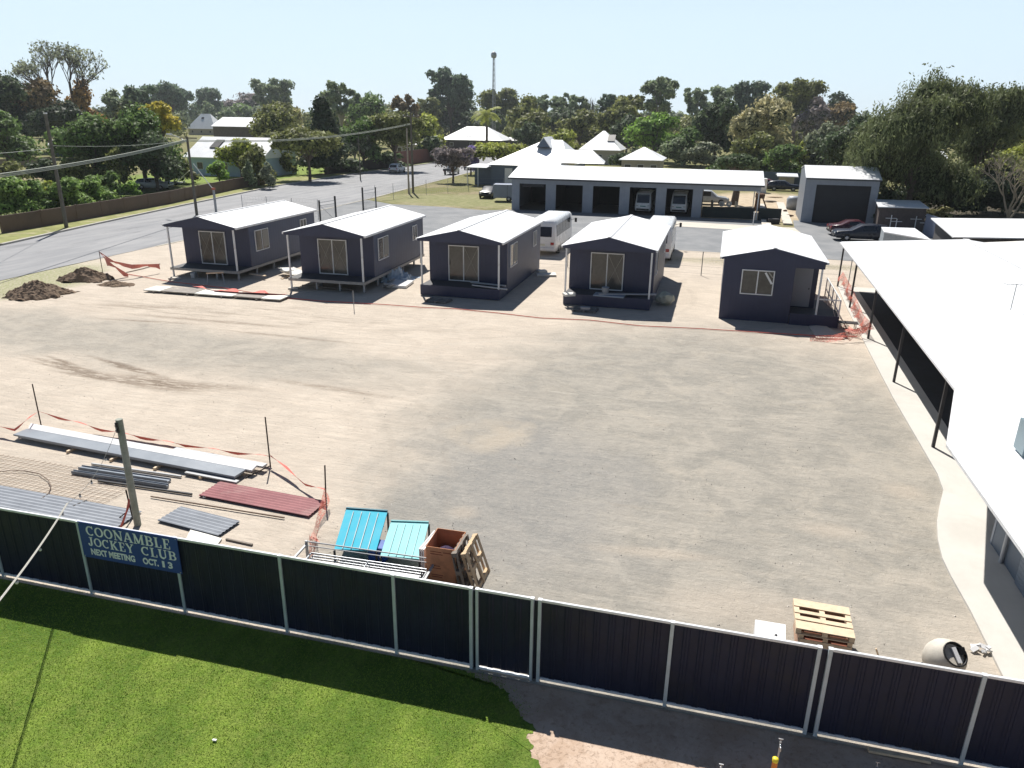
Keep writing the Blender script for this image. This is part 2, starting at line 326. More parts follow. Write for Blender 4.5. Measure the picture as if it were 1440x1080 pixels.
def stones():
    rng = np.random.default_rng(9); n = 5200; x = rng.uniform(-30, 7, n); y = 11.4+rng.random(n)**1.6*28; k = (x < 6.0)&~((x < -9)&(y < 18.4)); x = x[k]; y = y[k]; n = len(x); m = MB(); s = rng.uniform(.006, .021, n)
    base = np.array([(1,0,0),(-.5,.87,0),(-.5,-.87,0),(0,0,1.1),(.5,.6,.6)])
    for i in range(n):
        P = (base+rng.normal(0,.25,base.shape))*s[i]; P[:,2] = np.maximum(P[:,2], -.002); a = rng.uniform(0,6.28); ca, sa = math.cos(a), math.sin(a)
        m.add([(x[i]+p[0]*ca-p[1]*sa, y[i]+p[0]*sa+p[1]*ca, p[2]+.001) for p in P], [(0,1,3),(1,2,3),(2,0,3),(0,4,3)])
    g = NG('loose_stone'); geo = g.n.new('ShaderNodeNewGeometry'); c = g.mix(geo.outputs['Random Per Island'], (.36,.33,.29), (.80,.76,.70)); m.build('loose_stones', g.fin(c, .9, 0, .2), kind='stuff', label='loose stones and gravel scattered over the yard', cat='gravel', fix=False)
stones()
# street with kerbs
g = NG('street_asphalt'); X, Y, Z = g.xyz()
a = g.ramp(g.noise(.5, 6, .65, stretch=(1.6,.25,1)), .35, .68); b = g.ramp(g.noise(40, 3, .7), .3, .7)
c = g.mix(a, (.26,.265,.275), (.34,.34,.345)); c = g.mix(g.math('MULTIPLY', b, .25), c, (.14,.14,.14))
pt = g.ramp(g.noise(.22, 5, .7, stretch=(2.2,.4,1), dist=1), .57, .62); c = g.mix(g.math('MULTIPLY', pt, .4), c, (.15,.15,.155)); road_mat = g.fin(c, .85, 0, .2)
far_e = [(-53.2,-40),(-53.2,30),(-53.4,46.5),(-55.3,56.6),(-58.2,73.9),(-62.2,101),(-62.9,125),(-62.6,147),(-61.2,178),(-60,215),(-59,300)]
near_e = [(-45.8,300),(-46.2,215),(-45.9,178),(-45.4,141.6),(-43.8,114),(-42.3,91),(-41.8,70),(-42.2,50),(-42.3,41.7),(-42.2,30),(-42.2,-40)]
sheet('street', far_e+near_e, .010, road_mat)
def along(pts, w, off=0):
    L = []; Rr = []
    for i, p in enumerate(pts):
        a = Vector(pts[max(0,i-1)]); b = Vector(pts[min(len(pts)-1,i+1)]); d = (b-a).normalized(); nn = Vector((-d.y, d.x)); p = Vector(p)
        L.append(p+nn*(off+w)); Rr.append(p+nn*off)
    return L, Rr
def strip(name, pts, w, z0, z1, mat, off=0, **k):
    L, Rr = along(pts, w, off); m = MB()
    rings = [[(b.x,b.y,z0),(b.x,b.y,z1),(a.x,a.y,z1),(a.x,a.y,z0)] for a, b in zip(L, Rr)]
    m.loft(rings); return m.build(name, mat, **k)
kerb_m = M('kerb_concrete', (.42,.40,.36), .85, .12, 1.5)
strip('kerb', far_e[2:], .28, -.02, .15, kerb_m, kind='structure')
verge_m = M('verge_grass', (.24,.25,.10), .95, .3, .9, bump=.4, dirt=((.42,.36,.26), .7), spec=.1)
strip('verge', far_e[2:], 5.2, -.02, .13, verge_m, off=.28, kind='structure')
strip('kerb', near_e[:8][::-1][::-1], .2, -.02, .03, M('edge_strip', (.46,.43,.36), .9, .1, 2), off=0, kind='structure')

# sealed lot in front of the sheds
g = NG('grey_bitumen_lot'); X, Y, Z = g.xyz()
a = g.ramp(g.noise(.4, 6, .65), .35, .65); b = g.ramp(g.noise(30, 3, .7), .3, .7)
c = g.mix(a, (.205,.215,.225), (.275,.28,.285)); c = g.mix(g.math('MULTIPLY', b, .25), c, (.12,.12,.12)); lot_mat = g.fin(c, .88, 0, .2)
sheet('bitumen_lot', [(-41.8,69.6),(-36.5,62.8),(-14,62),(6,61.5),(14,60.5),(26,60),(24,86),(8.6,85.5),(8,76),(5.6,76),(5.6,84.2),(-21.8,84.2),(-25,82.5),(-30,84),(-37,84.5),(-41.9,88)], .008, lot_mat)
sheet('concrete_apron', [(-5,76.4),(8.5,75.2),(8.2,79.2),(-5,80.2)], .016, concrete)
# concrete path beside the long building
path_l = [(8.3,50.6),(7.95,44),(7.67,36.5),(7.42,29.4),(7.36,25.2),(7.32,22.6),(7.20,21.5),(6.86,20.5),(6.55,19.5),(6.33,18.5),(6.21,17.6),(6.20,16.8),(6.24,15.5),(6.22,13.6),(6.21,11.1)]
cp = MB(); cp.prism(path_l+[(18,11.1),(18,50.3)], -.02, .06)
cp.build('concrete_path', M('path_concrete', (.545,.525,.485), .85, .05, .7, bump=.1, dirt=((.46,.44,.40), .5), spec=.2), kind='structure')

sheet('carport_shade_sheet', [(8.45,22.0),(8.45,18.75),(12.15,18.75),(12.15,49.2),(9.35,49.2)], .066, M('painted_carport_shade', (.055,.057,.062), .8, .2, .8, spec=.15))  # dark sheet over the slab: the roof's shade painted as floor colour
# loose soil heaps and tyre ruts
def mound(cx, cy, rx, ry, h, seed, rot=0, n=46):
    rng = random.Random(seed); from mathutils import noise
    m = MB(); vs = []; fs = []
    for j in range(n+1):
        for i in range(n+1):
            u = i/n*2-1; v = j/n*2-1; r = math.sqrt(u*u+v*v)
            x = u*rx; y = v*ry; q = noise.fractal(Vector((x*1.5+seed, y*1.5, 0)), .9, 2.2, 5)
            q2 = noise.fractal(Vector((x*5+seed, y*5, 3)), .8, 2.1, 4)
            k = max(0, 1-r*(1+.35*q)); z = h*(k**.8)*(1+.45*q)+h*.16*q2*min(1, k*3)-.012-(.05 if k <= 0 else 0)
            vs.append((cx+x*math.cos(rot)-y*math.sin(rot), cy+x*math.sin(rot)+y*math.cos(rot), z))
    for j in range(n):
        for i in range(n): fs.append((j*(n+1)+i, j*(n+1)+i+1, (j+1)*(n+1)+i+1, (j+1)*(n+1)+i))
    m.add(vs, fs, False); return m
mound(-37.0,33.7,1.8,1.6,.80,3).build('soil_heap', soil, label='dark brown soil heap nearest the left edge of the yard', cat='soil heap', group='soil heaps by the street', fix=False)
mound(G(121,393)[0],G(121,393)[1],1.65,1.1,.78,8,.3).build('soil_heap', soil, label='dark brown soil heap beside the stake with orange mesh', cat='soil heap', group='soil heaps by the street', fix=False)
mound(G(164,401)[0],G(164,401)[1],1.2,.6,.30,15,.1).build('soil_heap', soil, label='low flattened spill of brown soil between the tall heaps and the boards', cat='soil heap', group='soil heaps by the street', fix=False)

# ================================================================ FRONT FENCE
FY = 11.0
def fence_panel(x0, x1, z0=.09, z1=1.77):
    m = MB(); pts = []; x = x0; per = .262
    while x < x1-1e-3:
        for dx, dy in ((0,0),(.02,.016),(.155,.016),(.175,0),(.205,0),(.215,.007),(.225,0)):
            if x+dx < x1: pts.append((x+dx, FY-.008+dy))
        x += per
    pts.append((x1, FY-.008)); n = len(pts)
    m.add([(a,b,z0) for a,b in pts]+[(a,b,z1) for a,b in pts], [(i,i+1,n+i+1,n+i) for i in range(n-1)]); return m
def fence_run(label, posts, root_name='boundary_fence', cat='fence', group='dark panel fence with white rails', wide=.065, bot=.05):
    r = thing(root_name, label, cat, (posts[0],FY,0), 0, group)
    def put(mb, nm, mt, **k):
        o = mb.build(nm, mt, r, fix=k.pop('fix', True), **k); o.matrix_parent_inverse = Matrix.Translation((-posts[0],-FY,0)); return o
    for a, b in zip(posts, posts[1:]):
        put(fence_panel(a+wide/2, b-wide/2), 'fence_panel', navy_fence, fix=False)
        put(MB().box(a+wide/2, b-wide/2, FY-.024, FY+.024, 1.76, 1.81), 'top_rail', rail_white, bevel=.006)
        put(MB().box(a+wide/2, b-wide/2, FY-.022, FY+.022, bot, bot+.045), 'bottom_rail', rail_white, bevel=.006)
    for p in posts:
        put(MB().box(p-wide/2, p+wide/2, FY-.036, FY+.03, -.02, 1.80), 'fence_post', post_grey, bevel=.006)
        put(MB().box(p-wide/2-.004, p+wide/2+.004, FY-.04, FY+.034, 1.80, 1.812), 'post_cap', rail_white)
    return r
def closing(x, label):
    MB().box(x-.075,x+.075,FY+.031,FY+.045,-.02,1.74).build('closing_strip', navy_fence, label=label, cat='fence strip')
closing(-3.51, 'narrow dark strip closing the gap left of the narrow gate'); closing(-2.34, 'narrow dark strip closing the gap right of the narrow gate'); closing(2.515, 'narrow dark strip closing the gap between the middle and right fence runs')
fence_run('left run of dark ribbed fence panels behind the lawn, carrying the blue sign', [-24.25,-21.85,-19.45,-17.05,-14.65,-12.25,-9.89,-7.49,-5.10,-3.57])
fence_run('single narrow dark gate leaf with its own white frame between the two fence runs', [-3.45,-2.41], 'fence_gate', 'gate', wide=.055, bot=.02)
fence_run('middle run of two dark fence panels to the right of the narrow gate', [-2.27,.06,2.43])
fence_run('right run of dark fence panels starting by the pallet crate', [2.60,4.85,7.1,9.4])
m = MB(); m.obox((3.9,10.88,.03), (.95,.09,.05), rz=.02); m.build('timber_plank', timber_pale, label='pale timber plank lying along the foot of the right fence run', cat='plank', bevel=.004)

# sign
sg = thing('banner_sign', 'blue jockey club sign with white lettering fixed to the dark fence', 'sign', (-11.0,10.955,1.4))
m = MB(); m.box(-1.21,1.21,-.006,.006,-.42,.43); m.build('sign_board', M('sign_blue', (.022,.060,.26), .5, .12, 1.5), sg)
for (x, z) in ((-1.18,.40),(1.18,.40),(-1.18,-.39),(1.18,-.39)): MB().tube((x,-.012,z),(x,.004,z),.012,8).build('fixing_bolt', galv, sg)
letters = M('sign_lettering', (.74,.78,.82), .6, .08, 4)
def arc(cx, cz, rx, rz, a0, a1, n=14): return [(cx+rx*math.cos(R(a0+(a1-a0)*i/n)), cz+rz*math.sin(R(a0+(a1-a0)*i/n))) for i in range(n+1)]
TK, TN = .21, .11
def st(*p, w=TK): return ('l', list(p), w)
def sf(x0, x1, z): return ('s', x0, x1, z)
GLY = {
 'C': (.86,[('o',arc(.46,.5,.36,.43,48,312)), st((.72,.70),(.72,.97),w=.08), sf(.68,.76,.97)]),
 'O': (.92,[('o',arc(.46,.5,.36,.43,0,360,24))]),
 'N': (.98,[st((.2,.04),(.2,.96),w=TN), st((.14,.94),(.80,.06)), st((.82,.04),(.82,.96),w=TN), sf(.04,.36,.035), sf(.02,.34,.965), sf(.66,.98,.965)]),
 'A': (.96,[st((.12,.04),(.46,.98),w=TN), st((.50,.98),(.80,.04)), st((.24,.33),(.68,.33),w=.09), sf(.0,.28,.035), sf(.6,.98,.035)]),
 'M': (1.12,[st((.17,.04),(.17,.96),w=TN), st((.2,.92),(.54,.08)), st((.54,.08),(.90,.92),w=TN), st((.92,.04),(.92,.96)), sf(.02,.34,.035), sf(.02,.28,.965), sf(.74,1.1,.035), sf(.84,1.1,.965)]),
 'B': (.86,[st((.24,.04),(.24,.96)), ('b',[(.24,.93),(.5,.93)]+arc(.5,.73,.20,.20,90,-90,8)+[(.24,.53)]), ('b',[(.24,.51),(.52,.51)]+arc(.52,.28,.24,.23,90,-90,8)+[(.24,.05)]), sf(.04,.30,.035), sf(.04,.30,.965)]),
 'L': (.80,[st((.26,.04),(.26,.96)), sf(.06,.46,.965), sf(.06,.74,.035), st((.70,.04),(.70,.30),w=.08)]),
 'E': (.82,[st((.26,.04),(.26,.96)), sf(.06,.72,.965), sf(.06,.74,.035), st((.26,.5),(.56,.5),w=.09), st((.70,.70),(.70,.96),w=.08), st((.72,.04),(.72,.30),w=.08), st((.55,.40),(.55,.60),w=.07)]),
 'J': (.66,[st((.42,.24),(.42,.96)), ('b',[(.42,.26)]+arc(.26,.24,.16,.2,0,-190,10)), sf(.20,.62,.965)]),
 'K': (.98,[st((.24,.04),(.24,.96)), st((.80,.95),(.30,.45),w=TN), st((.42,.58),(.78,.05)), sf(.04,.44,.035), sf(.04,.44,.965), sf(.62,.96,.965), sf(.60,.98,.035)]),
 'Y': (.94,[st((.14,.95),(.46,.46)), st((.78,.95),(.46,.46),w=TN), st((.46,.48),(.46,.04)), sf(.28,.64,.035), sf(.0,.32,.965), sf(.62,.94,.965)]),
 'U': (.96,[('u',[(.22,.95),(.22,.34)]+arc(.49,.34,.27,.29,180,360,12)+[(.76,.95)]), sf(.04,.42,.965), sf(.60,.94,.965)]),
 ' ': (.45,[])}
def seg(m, p, q, w, S, O, asp, y):
    d = Vector((q[0]-p[0], q[1]-p[1])); 
    if d.length < 1e-6: return
    d.normalize(); nn = Vector((-d.y, d.x))*w/2
    pts = [(p[0]-nn.x,p[1]-nn.y),(q[0]-nn.x,q[1]-nn.y),(q[0]+nn.x,q[1]+nn.y),(p[0]+nn.x,p[1]+nn.y)]
    m.add([(O[0]+x*S*asp, y, O[1]+z*S) for x, z in pts], [(0,1,2,3)])
def serif_text(txt, x0, z0, width, size, y=-.009):
    tot = sum(GLY[ch][0]+.06 for ch in txt); asp = width/(tot*size); m = MB(); x = x0; lay = 0
    for ch in txt:
        w, parts = GLY[ch]
        for p in parts:
            lay += 1; yy = y-.00012*(lay % 7)
            if p[0] == 'l':
                for a, b in zip(p[1], p[1][1:]): seg(m, a, b, p[2], size, (x,z0), asp, yy)
            elif p[0] == 's': seg(m, (p[1],p[3]), (p[2],p[3]), .075, size, (x,z0), asp, yy)
            else:
                pl = p[1]
                for i, (a, b) in enumerate(zip(pl, pl[1:])):
                    dz = abs(b[1]-a[1]); dx = abs(b[0]-a[0]); t = dz/(dx+dz+1e-9); w_ = .085+.125*t
                    if p[0] == 'u': w_ = .21 if (a[0] < .5) else .12
                    e = .012; dd = Vector((b[0]-a[0], b[1]-a[1])).normalized()*e
                    seg(m, (a[0]-dd.x,a[1]-dd.y), (b[0]+dd.x,b[1]+dd.y), w_, size, (x,z0), asp, yy-.00004*(i%2))
        x += (w+.06)*size*asp
    return m
serif_text('COONAMBLE', -1.03, .13, 2.08, .235).build('lettering', letters, sg, fix=False)
serif_text('JOCKEY', -1.03, -.12, 1.16, .215).build('lettering', letters, sg, fix=False)
serif_text('CLUB', .29, -.12, .86, .215).build('lettering', letters, sg, fix=False)
def sans(txt, x, z, size, width, mat, parent, y=-.009, rot=(R(90),0,0), off=.009, name='lettering'):
    cu = bpy.data.curves.new('txt', 'FONT'); cu.body = txt; cu.size = size; cu.offset = off; ob = bpy.data.objects.new('txt', cu); COL.objects.link(ob)
    dg = bpy.context.evaluated_depsgraph_get(); me = bpy.data.meshes.new_from_object(ob.evaluated_get(dg)); bpy.data.objects.remove(ob)
    xs = [v.co.x for v in me.vertices]; k = width/(max(xs)-min(xs)); mn = min(xs)
    for v in me.vertices: v.co = Vector(((v.co.x-mn)*k, v.co.y, 0))
    me.materials.clear(); me.materials.append(mat); o = bpy.data.objects.new(name, me); COL.objects.link(o); o.parent = parent; o.location = (x,y,z); o.rotation_euler = rot; return o
sans('NEXT MEETING', -1.0, -.325, .20, 1.10, letters, sg)
sans('OCT.', .29, -.325, .20, .38, letters, sg)
sans('1', .76, -.325, .20, .06, letters, sg)
sans('3', .90, -.325, .20, .11, letters, sg)
# ================================================================ YARD CLUTTER
# pole behind the fence and its festoon cable
m = MB(); m.tube((-13.35,13.7,-.1),(-13.37,13.72,2.92),.085,14,.08)
pl = thing('steel_pole', 'bare greenish steel pole standing just behind the fence near the blue sign', 'pole', (-13.36,13.7,0))
m2 = MB(); m2.tube((0,0,-.1),(0,0,2.92),.085,16,.082); m2.build('post_tube', M('lichen_steel', (.27,.29,.24), .55, .25, 2.5, dirt=((.16,.20,.12), .7)), pl)
m2 = MB(); m2.box(-.05,.03,-.105,-.075,2.6,2.86); m2.tube((-.01,-.10,2.80),(-.01,-.15,2.80),.016,8); m2.tube((-.01,-.10,2.68),(-.01,-.15,2.68),.016,8); m2.build('bracket', dark_steel, pl)
def catenary(p, q, sag, n=16):
    p = Vector(p); q = Vector(q); return [p.lerp(q, i/n)-Vector((0,0,4*sag*(i/n)*(1-i/n))) for i in range(n+1)]
fs = thing('festoon_cable', 'sagging white cable with small bulbs between the steel pole and the lower left corner', 'string lights', (-13.3,13.6,2.7))
A_ = Vector((-13.36,13.6,2.75)); B_ = Vector(G(94,708,1.55)); C_ = Vector(G(-6,850,3.0))
def rel(pts): return [Vector(p)-Vector((-13.3,13.6,2.7)) for p in pts]
pts1 = catenary(A_, B_, .28, 14); pts2 = catenary(B_, C_, .06, 10)
cw = M('cream_cable', (.42,.41,.37), .6, .1, 20)
m = MB(); m.path(rel(pts1), .006, 5); m.build('cable', cw, fs); m = MB(); m.path(rel(pts2), .012, 5); off = [p+Vector((.03,.01,.015)) for p in rel(pts2)]; m.path(off, .008, 5); m.build('cable', cw, fs)
for p in rel([pts1[4], pts1[8], pts1[11], pts2[1], pts2[5], pts2[8]]):
    b = MB(); b.lathe([(.012,0),(.018,-.03),(.018,-.045)], 8, p); b.build('lamp_holder', plastic_black, fs)
    b = MB(); b.lathe([(.004,-.045),(.022,-.06),(.028,-.08),(.02,-.10),(.002,-.108)], 10, p); b.build('bulb', clear_lens, fs)

# orange barrier mesh, stakes
g = NG('orange_barrier_mesh'); n = g.noise(30, 2); tc = g.pos
Xp, Yp, Zp = g.xyz()
g.fin(g.mix(g.ramp(n, .3, .7), (.62,.13,.09), (.74,.24,.17)), .6)
tr = g.n.new('ShaderNodeBsdfTransparent'); mx = g.n.new('ShaderNodeMixShader'); hole = g.ramp(g.noise(22, 1, .5), .46, .5, .25, .75)
g.l.new(hole, mx.inputs[0]); g.l.new(tr.outputs[0], mx.inputs[1]); g.l.new(g.b.outputs[0], mx.inputs[2]); g.l.new(mx.outputs[0], g.out.inputs[0]); mesh_m = g.m
mesh_solid = M('orange_mesh_bunched', (.60,.13,.10), .7, .25, 12)
def ribbon(pts, w, m=None, lean=.35, seed=1):
    m = m or MB(); rng = random.Random(seed); rows = []
    P = [Vector(p) for p in pts]; fine = []
    for a, b in zip(P, P[1:]):
        k = max(2, int((b-a).length/.25))
        fine += [a.lerp(b, i/k) for i in range(k)]
    fine.append(P[-1])
    for i, p in enumerate(fine):
        d = (fine[min(len(fine)-1,i+1)]-fine[max(0,i-1)]).normalized(); s = Vector((-d.y, d.x, 0)); ww = w*(.7+.5*rng.random())
        t = lean+.25*math.sin(i*.9+seed)
        rows.append([p, p+Vector((0,0,-ww*.5*(1-t)))+s*ww*.45*t, p+Vector((0,0,-ww*(1-t)))+s*ww*t])
    n = len(rows); vs = [v for r in rows for v in r]; vs = [(v.x, v.y, max(v.z, .012)) for v in vs]
    m.add(vs, [(3*i+j, 3*i+j+1, 3*i+3+j+1, 3*i+3+j) for i in range(n-1) for j in (0,1)]); return m
def stake(x, y, h, lean, label, mat=rust):
    m = MB(); top = (x+lean[0], y+lean[1], h)
    d = Vector(top)-Vector((x,y,-.05)); 
    for a in (0, 120, 240):
        ca, sa = math.cos(R(a))*.022, math.sin(R(a))*.022
        m.add([(x,y,-.05),(x+ca,y+sa,-.05),(top[0]+ca,top[1]+sa,h),top,(x-sa*.15,y+ca*.15,-.05),(x+ca-sa*.15,y+sa+ca*.15,-.05),(top[0]+ca-sa*.15,top[1]+sa+ca*.15,h),(top[0]-sa*.15,top[1]+ca*.15,h)],[(0,1,2,3),(7,6,5,4),(0,3,7,4),(1,5,6,2),(3,2,6,7),(0,4,5,1)])
    return m.build('star_picket', mat, label=label, cat='stake', group='steel stakes around the stacked materials')
stake(-21.02,18.26,1.45,(-.05,.05),'black steel stake at the left end of the long grey flashing stack')
stake(-11.97,17.60,1.60,(-.02,.03),'tallest black steel stake at the right end of the long grey flashing stack')
stake(-9.28,15.97,1.18,(.05,.02),'black steel stake at the right corner of the red roofing sheets')
stake(-13.72,13.95,.82,(-.06,.0),'short stake with orange flagging beside the steel pole')
m = MB(); m.tube(G(345,672,.02),G(380,655,.1),.018,6); m.build('steel_offcut', rust, label='short black steel rod leaning at the foot of the tallest stake', cat='steel rod')
m = MB(); m.tube(G(103,712,.04),G(122,704,.04),.03,6); m.build('steel_offcut', dark_steel, label='short black offcut lying at the far edge of the left grey sheets', cat='steel rod')
m = MB(); m.tube(G(168,728,.05),G(178,720,.2),.015,6); m.build('steel_offcut', rust, label='short rusty rod beside the foot of the steel pole', cat='steel rod')
ribbon([G(-60,590,.35),G(20,603,.35),(-21.02,18.28,.5),(-18.5,18.15,.22),(-15.5,18.0,.15),(-13.5,17.85,.2),(-11.97,17.62,.35)], .16, seed=3, lean=.5).build('barrier_mesh', mesh_solid, label='orange barrier mesh strung along the back of the long grey flashing stack', cat='barrier mesh', group='orange barrier mesh', fix=False)
rb = ribbon([(-11.95,17.6,.42),(-11.0,17.0,.30),(-10.2,16.5,.25),(-9.30,15.98,.45)], .13, seed=5, lean=.5); rb.build('barrier_mesh', mesh_solid, label='orange barrier mesh between the tallest stake and the red roofing sheets', cat='barrier mesh', group='orange barrier mesh', fix=False)
rb = ribbon([(-9.27,15.95,.55),(-9.05,15.2,.3),(-8.75,14.4,.25),(-8.45,13.7,.45)], .34, seed=6, lean=.35); ribbon([(-8.5,13.75,.5),(-8.35,13.45,.3),(-8.3,13.2,.1)], .4, rb, .5, 9); rb.build('barrier_mesh', mesh_m, label='wide orange mesh falling from the right stake towards the gate frames', cat='barrier mesh', group='orange barrier mesh', fix=False)
rb = ribbon([(-13.72,13.92,.6),(-13.66,13.7,.35),(-13.62,13.4,.1)], .12, seed=8); rb.build('barrier_mesh', mesh_solid, label='scrap of orange mesh tied to the short stake by the steel pole', cat='barrier mesh', group='orange barrier mesh', fix=False)

# long stack of folded wall flashing on bearers
lt = thing('flashing_stack', 'very long stack of blue-grey metal flashing on timber bearers inside the orange mesh', 'metal flashing', (-20.85,17.4,0), -.075)
m = MB(); m.box(.05,8.55,-.36,.14,.15,.21); m.box(.2,8.5,-.33,.12,.10,.149); m.build('grey_sheet', M('blue_grey_sheet', (.24,.265,.295), .4, .06, 1.2), lt, bevel=.01)
m = MB(); m.slab([(.10,.14,.215),(8.75,.14,.215),(8.75,.40,.27),(-.1,.40,.27)], .05); m.build('white_flashing', M('bright_white_sheet', (.74,.74,.74), .35, .04, 2), lt)
m = MB(); m.box(5.6,8.9,.44,.66,.16,.22); m.box(6.9,8.7,-.5,-.36,.08,.12); m.build('spare_strip', galv_dull, lt)
for x in (2.4,4.1,5.75,7.4): MB().obox((x,.06,.045),(.08,1.2,.09), rz=.12).build('bearer', timber_pale, lt, bevel=.005)
# reinforcing mesh and a bent bar
m = MB(); O = Vector(G(60,675)); ux = Vector((1,-.03,0)); uy = Vector((.15,1,0)).normalized()
for i in range(-14, 15): m.tube(O+ux*i*.2-uy*.9+Vector((0,0,.03)), O+ux*i*.2+uy*.95+Vector((0,0,.03)), .005, 4, caps=False, smooth=False)
for j in range(-4, 5): m.tube(O-ux*2.8+uy*j*.21+Vector((0,0,.04)), O+ux*2.8+uy*j*.21+Vector((0,0,.04)), .005, 4, caps=False, smooth=False)
m.build('reinforcing_mesh', M('rusty_wire', (.20,.13,.085), .8, .2, 12), label='rusty square steel reinforcing mesh lying flat between the flashing and the left sheets', cat='reinforcing mesh')
m = MB(); m.path([G(*p, .06) for p in ((-30,668),(10,662),(35,662),(55,666),(68,675),(72,684),(68,694),(58,701))], .011, 6); m.build('bent_bar', M('rusty_bar', (.16,.11,.08), .8, .2, 12), label='bent steel bar curving over the reinforcing mesh', cat='steel rod')
# steel lengths
def beam(p, q, w, h, label, mat, name='steel_channel', z=.05):
    m = MB(); a = Vector(G(*p, z)); b = Vector(G(*q, z)); m.bar(a, b, w, h); d = (b-a).normalized(); s = Vector((-d.y,d.x,0))
    if w > .08: m.bar(a+s*(w/2-.008)+Vector((0,0,h/2+.015)), b+s*(w/2-.008)+Vector((0,0,h/2+.015)), .012, .04); m.bar(a-s*(w/2-.008)+Vector((0,0,h/2+.015)), b-s*(w/2-.008)+Vector((0,0,h/2+.015)), .012, .04)
    return m.build(name, mat, label=label, cat='steel length', group='steel lengths on the dirt')
bs_ = M('blue_grey_steel', (.22,.25,.29), .4, .12, 5, metal=.2)
beam((113,658),(238,677),.16,.06,'widest blue-grey steel channel lying beside the pole', bs_)
beam((102,664),(236,684),.10,.06,'second blue-grey steel channel, just in front of the widest one', bs_)
beam((129,652),(255,670),.05,.05,'thin dark angle behind the blue-grey channels', galv_dull)
beam((138,676),(270,695),.045,.05,'thin dark steel length in front of the blue-grey channels', dark_steel)
beam((212,698),(400,728),.03,.03,'thinnest long rusty rod in front of the red sheets', M('rusty_bar', (.16,.11,.08)))
# roofing sheets
def corrug(poly_c, L, W, rz, layers, mat, name, label, per=.076, h=.014, axis='x', z0=.02):
    m = MB(); n = int(W/per)*4
    for k in range(layers):
        off = k*.018; sh = (random.Random(k+n).random()-.5)*.06
        row = [(-L/2+sh, -W/2+W*i/n, z0+off+h*math.sin(i*math.pi/2)) for i in range(n+1)]; row2 = [(L/2+sh, y, z) for _, y, z in row]
        m.add(row+row2, [(i,i+1,n+1+i+1,n+1+i) for i in range(n)])
    m.box(-L/2+.03, L/2-.03, -W/2+.03, W/2-.03, 0, z0-.004+(layers-1)*.012)
    o = m.build(name, mat, label=label, cat='roofing sheets', group='stacked roofing sheets', fix=False); o.location = poly_c; o.rotation_euler = (0,0,rz); return o
corrug((-11.05,15.72,.02), 3.45, .86, -.06, 3, M('dusty_red_steel', (.33,.135,.14), .5, .12, 1.5, dirt=((.42,.26,.24), .5)), 'roofing_sheets', 'stack of dusty red corrugated roofing sheets', per=.11)
m = MB(); m.slab([G(285,699,.05),G(297,698,.05),G(323,682,.05),G(312,681,.05)], .02); m.build('white_trim', white_paint, label='white strip of trim along the left end of the red sheets', cat='trim strip')
corrug((-11.95,14.22,.02), 1.95, .78, -.12, 3, M('dusty_grey_steel', (.27,.29,.32), .45, .1, 2), 'roofing_sheets', 'small square stack of grey corrugated sheets right of the pole', per=.13)
corrug((-16.3,13.85,.02), 5.2, .95, -.03, 2, M('dusty_grey_steel', (.27,.29,.32)), 'roofing_sheets', 'long grey corrugated sheets lying behind the fence left of the sign', per=.13)
m = MB(); m.slab([G(268,744,.05),G(312,757,.05),G(305,766,.05),G(262,757,.05)], .03); m.build('white_board', ply, label='small white board offcut in front of the square grey sheets', cat='board')
m = MB(); m.bar(G(318,758,.03),G(355,766,.03),.05,.04); m.build('timber_batten', timber_old, label='dark timber batten on the dirt just right of the white board offcut', cat='batten')

# stacked gate frames
cg = thing('gate_frame_stack', 'low stack of galvanised gate frames lying behind the fence', 'gate frames', (-6.75,12.95,0), .035)
for k in range(5):
    z = .06+k*.072; dx = (k%2)*.04; m = MB()
    for y in (-.36,.36): m.tube((-1.42+dx,y,z),(1.42+dx,y,z),.019,8)
    for x in (-1.42,0,1.42): m.tube((x+dx,-.36,z),(x+dx,.36,z),.019,8)
    if k in (1,4):
        for i in range(-14,15): m.tube((i*.1+dx,-.36,z),(i*.1+dx,.36,z),.003,4,caps=False)
    m.build('gate_frame', galv, cg)
m = MB(); m.box(-1.35,1.35,-.33,.0,.40,.425); m.build('white_panel', M('bright_white_sheet', (.74,.74,.74)), cg)
m = MB()
for x in (-1.56,1.56):
    for y in (-.42,.42): m.box(x-.025,x+.025,y-.025,y+.025,0,.62)
    m.box(x-.024,x+.024,-.40,.40,.03,.07); m.box(x-.024,x+.024,-.40,.40,.50,.54)
for y in (-.42,.42): m.tube((-1.56,y,.60),(1.56,y,.60),.016,8); m.tube((-1.56,y,.49),(1.56,y,.49),.012,8)
m.build('stillage_frame', galv_dull, cg)
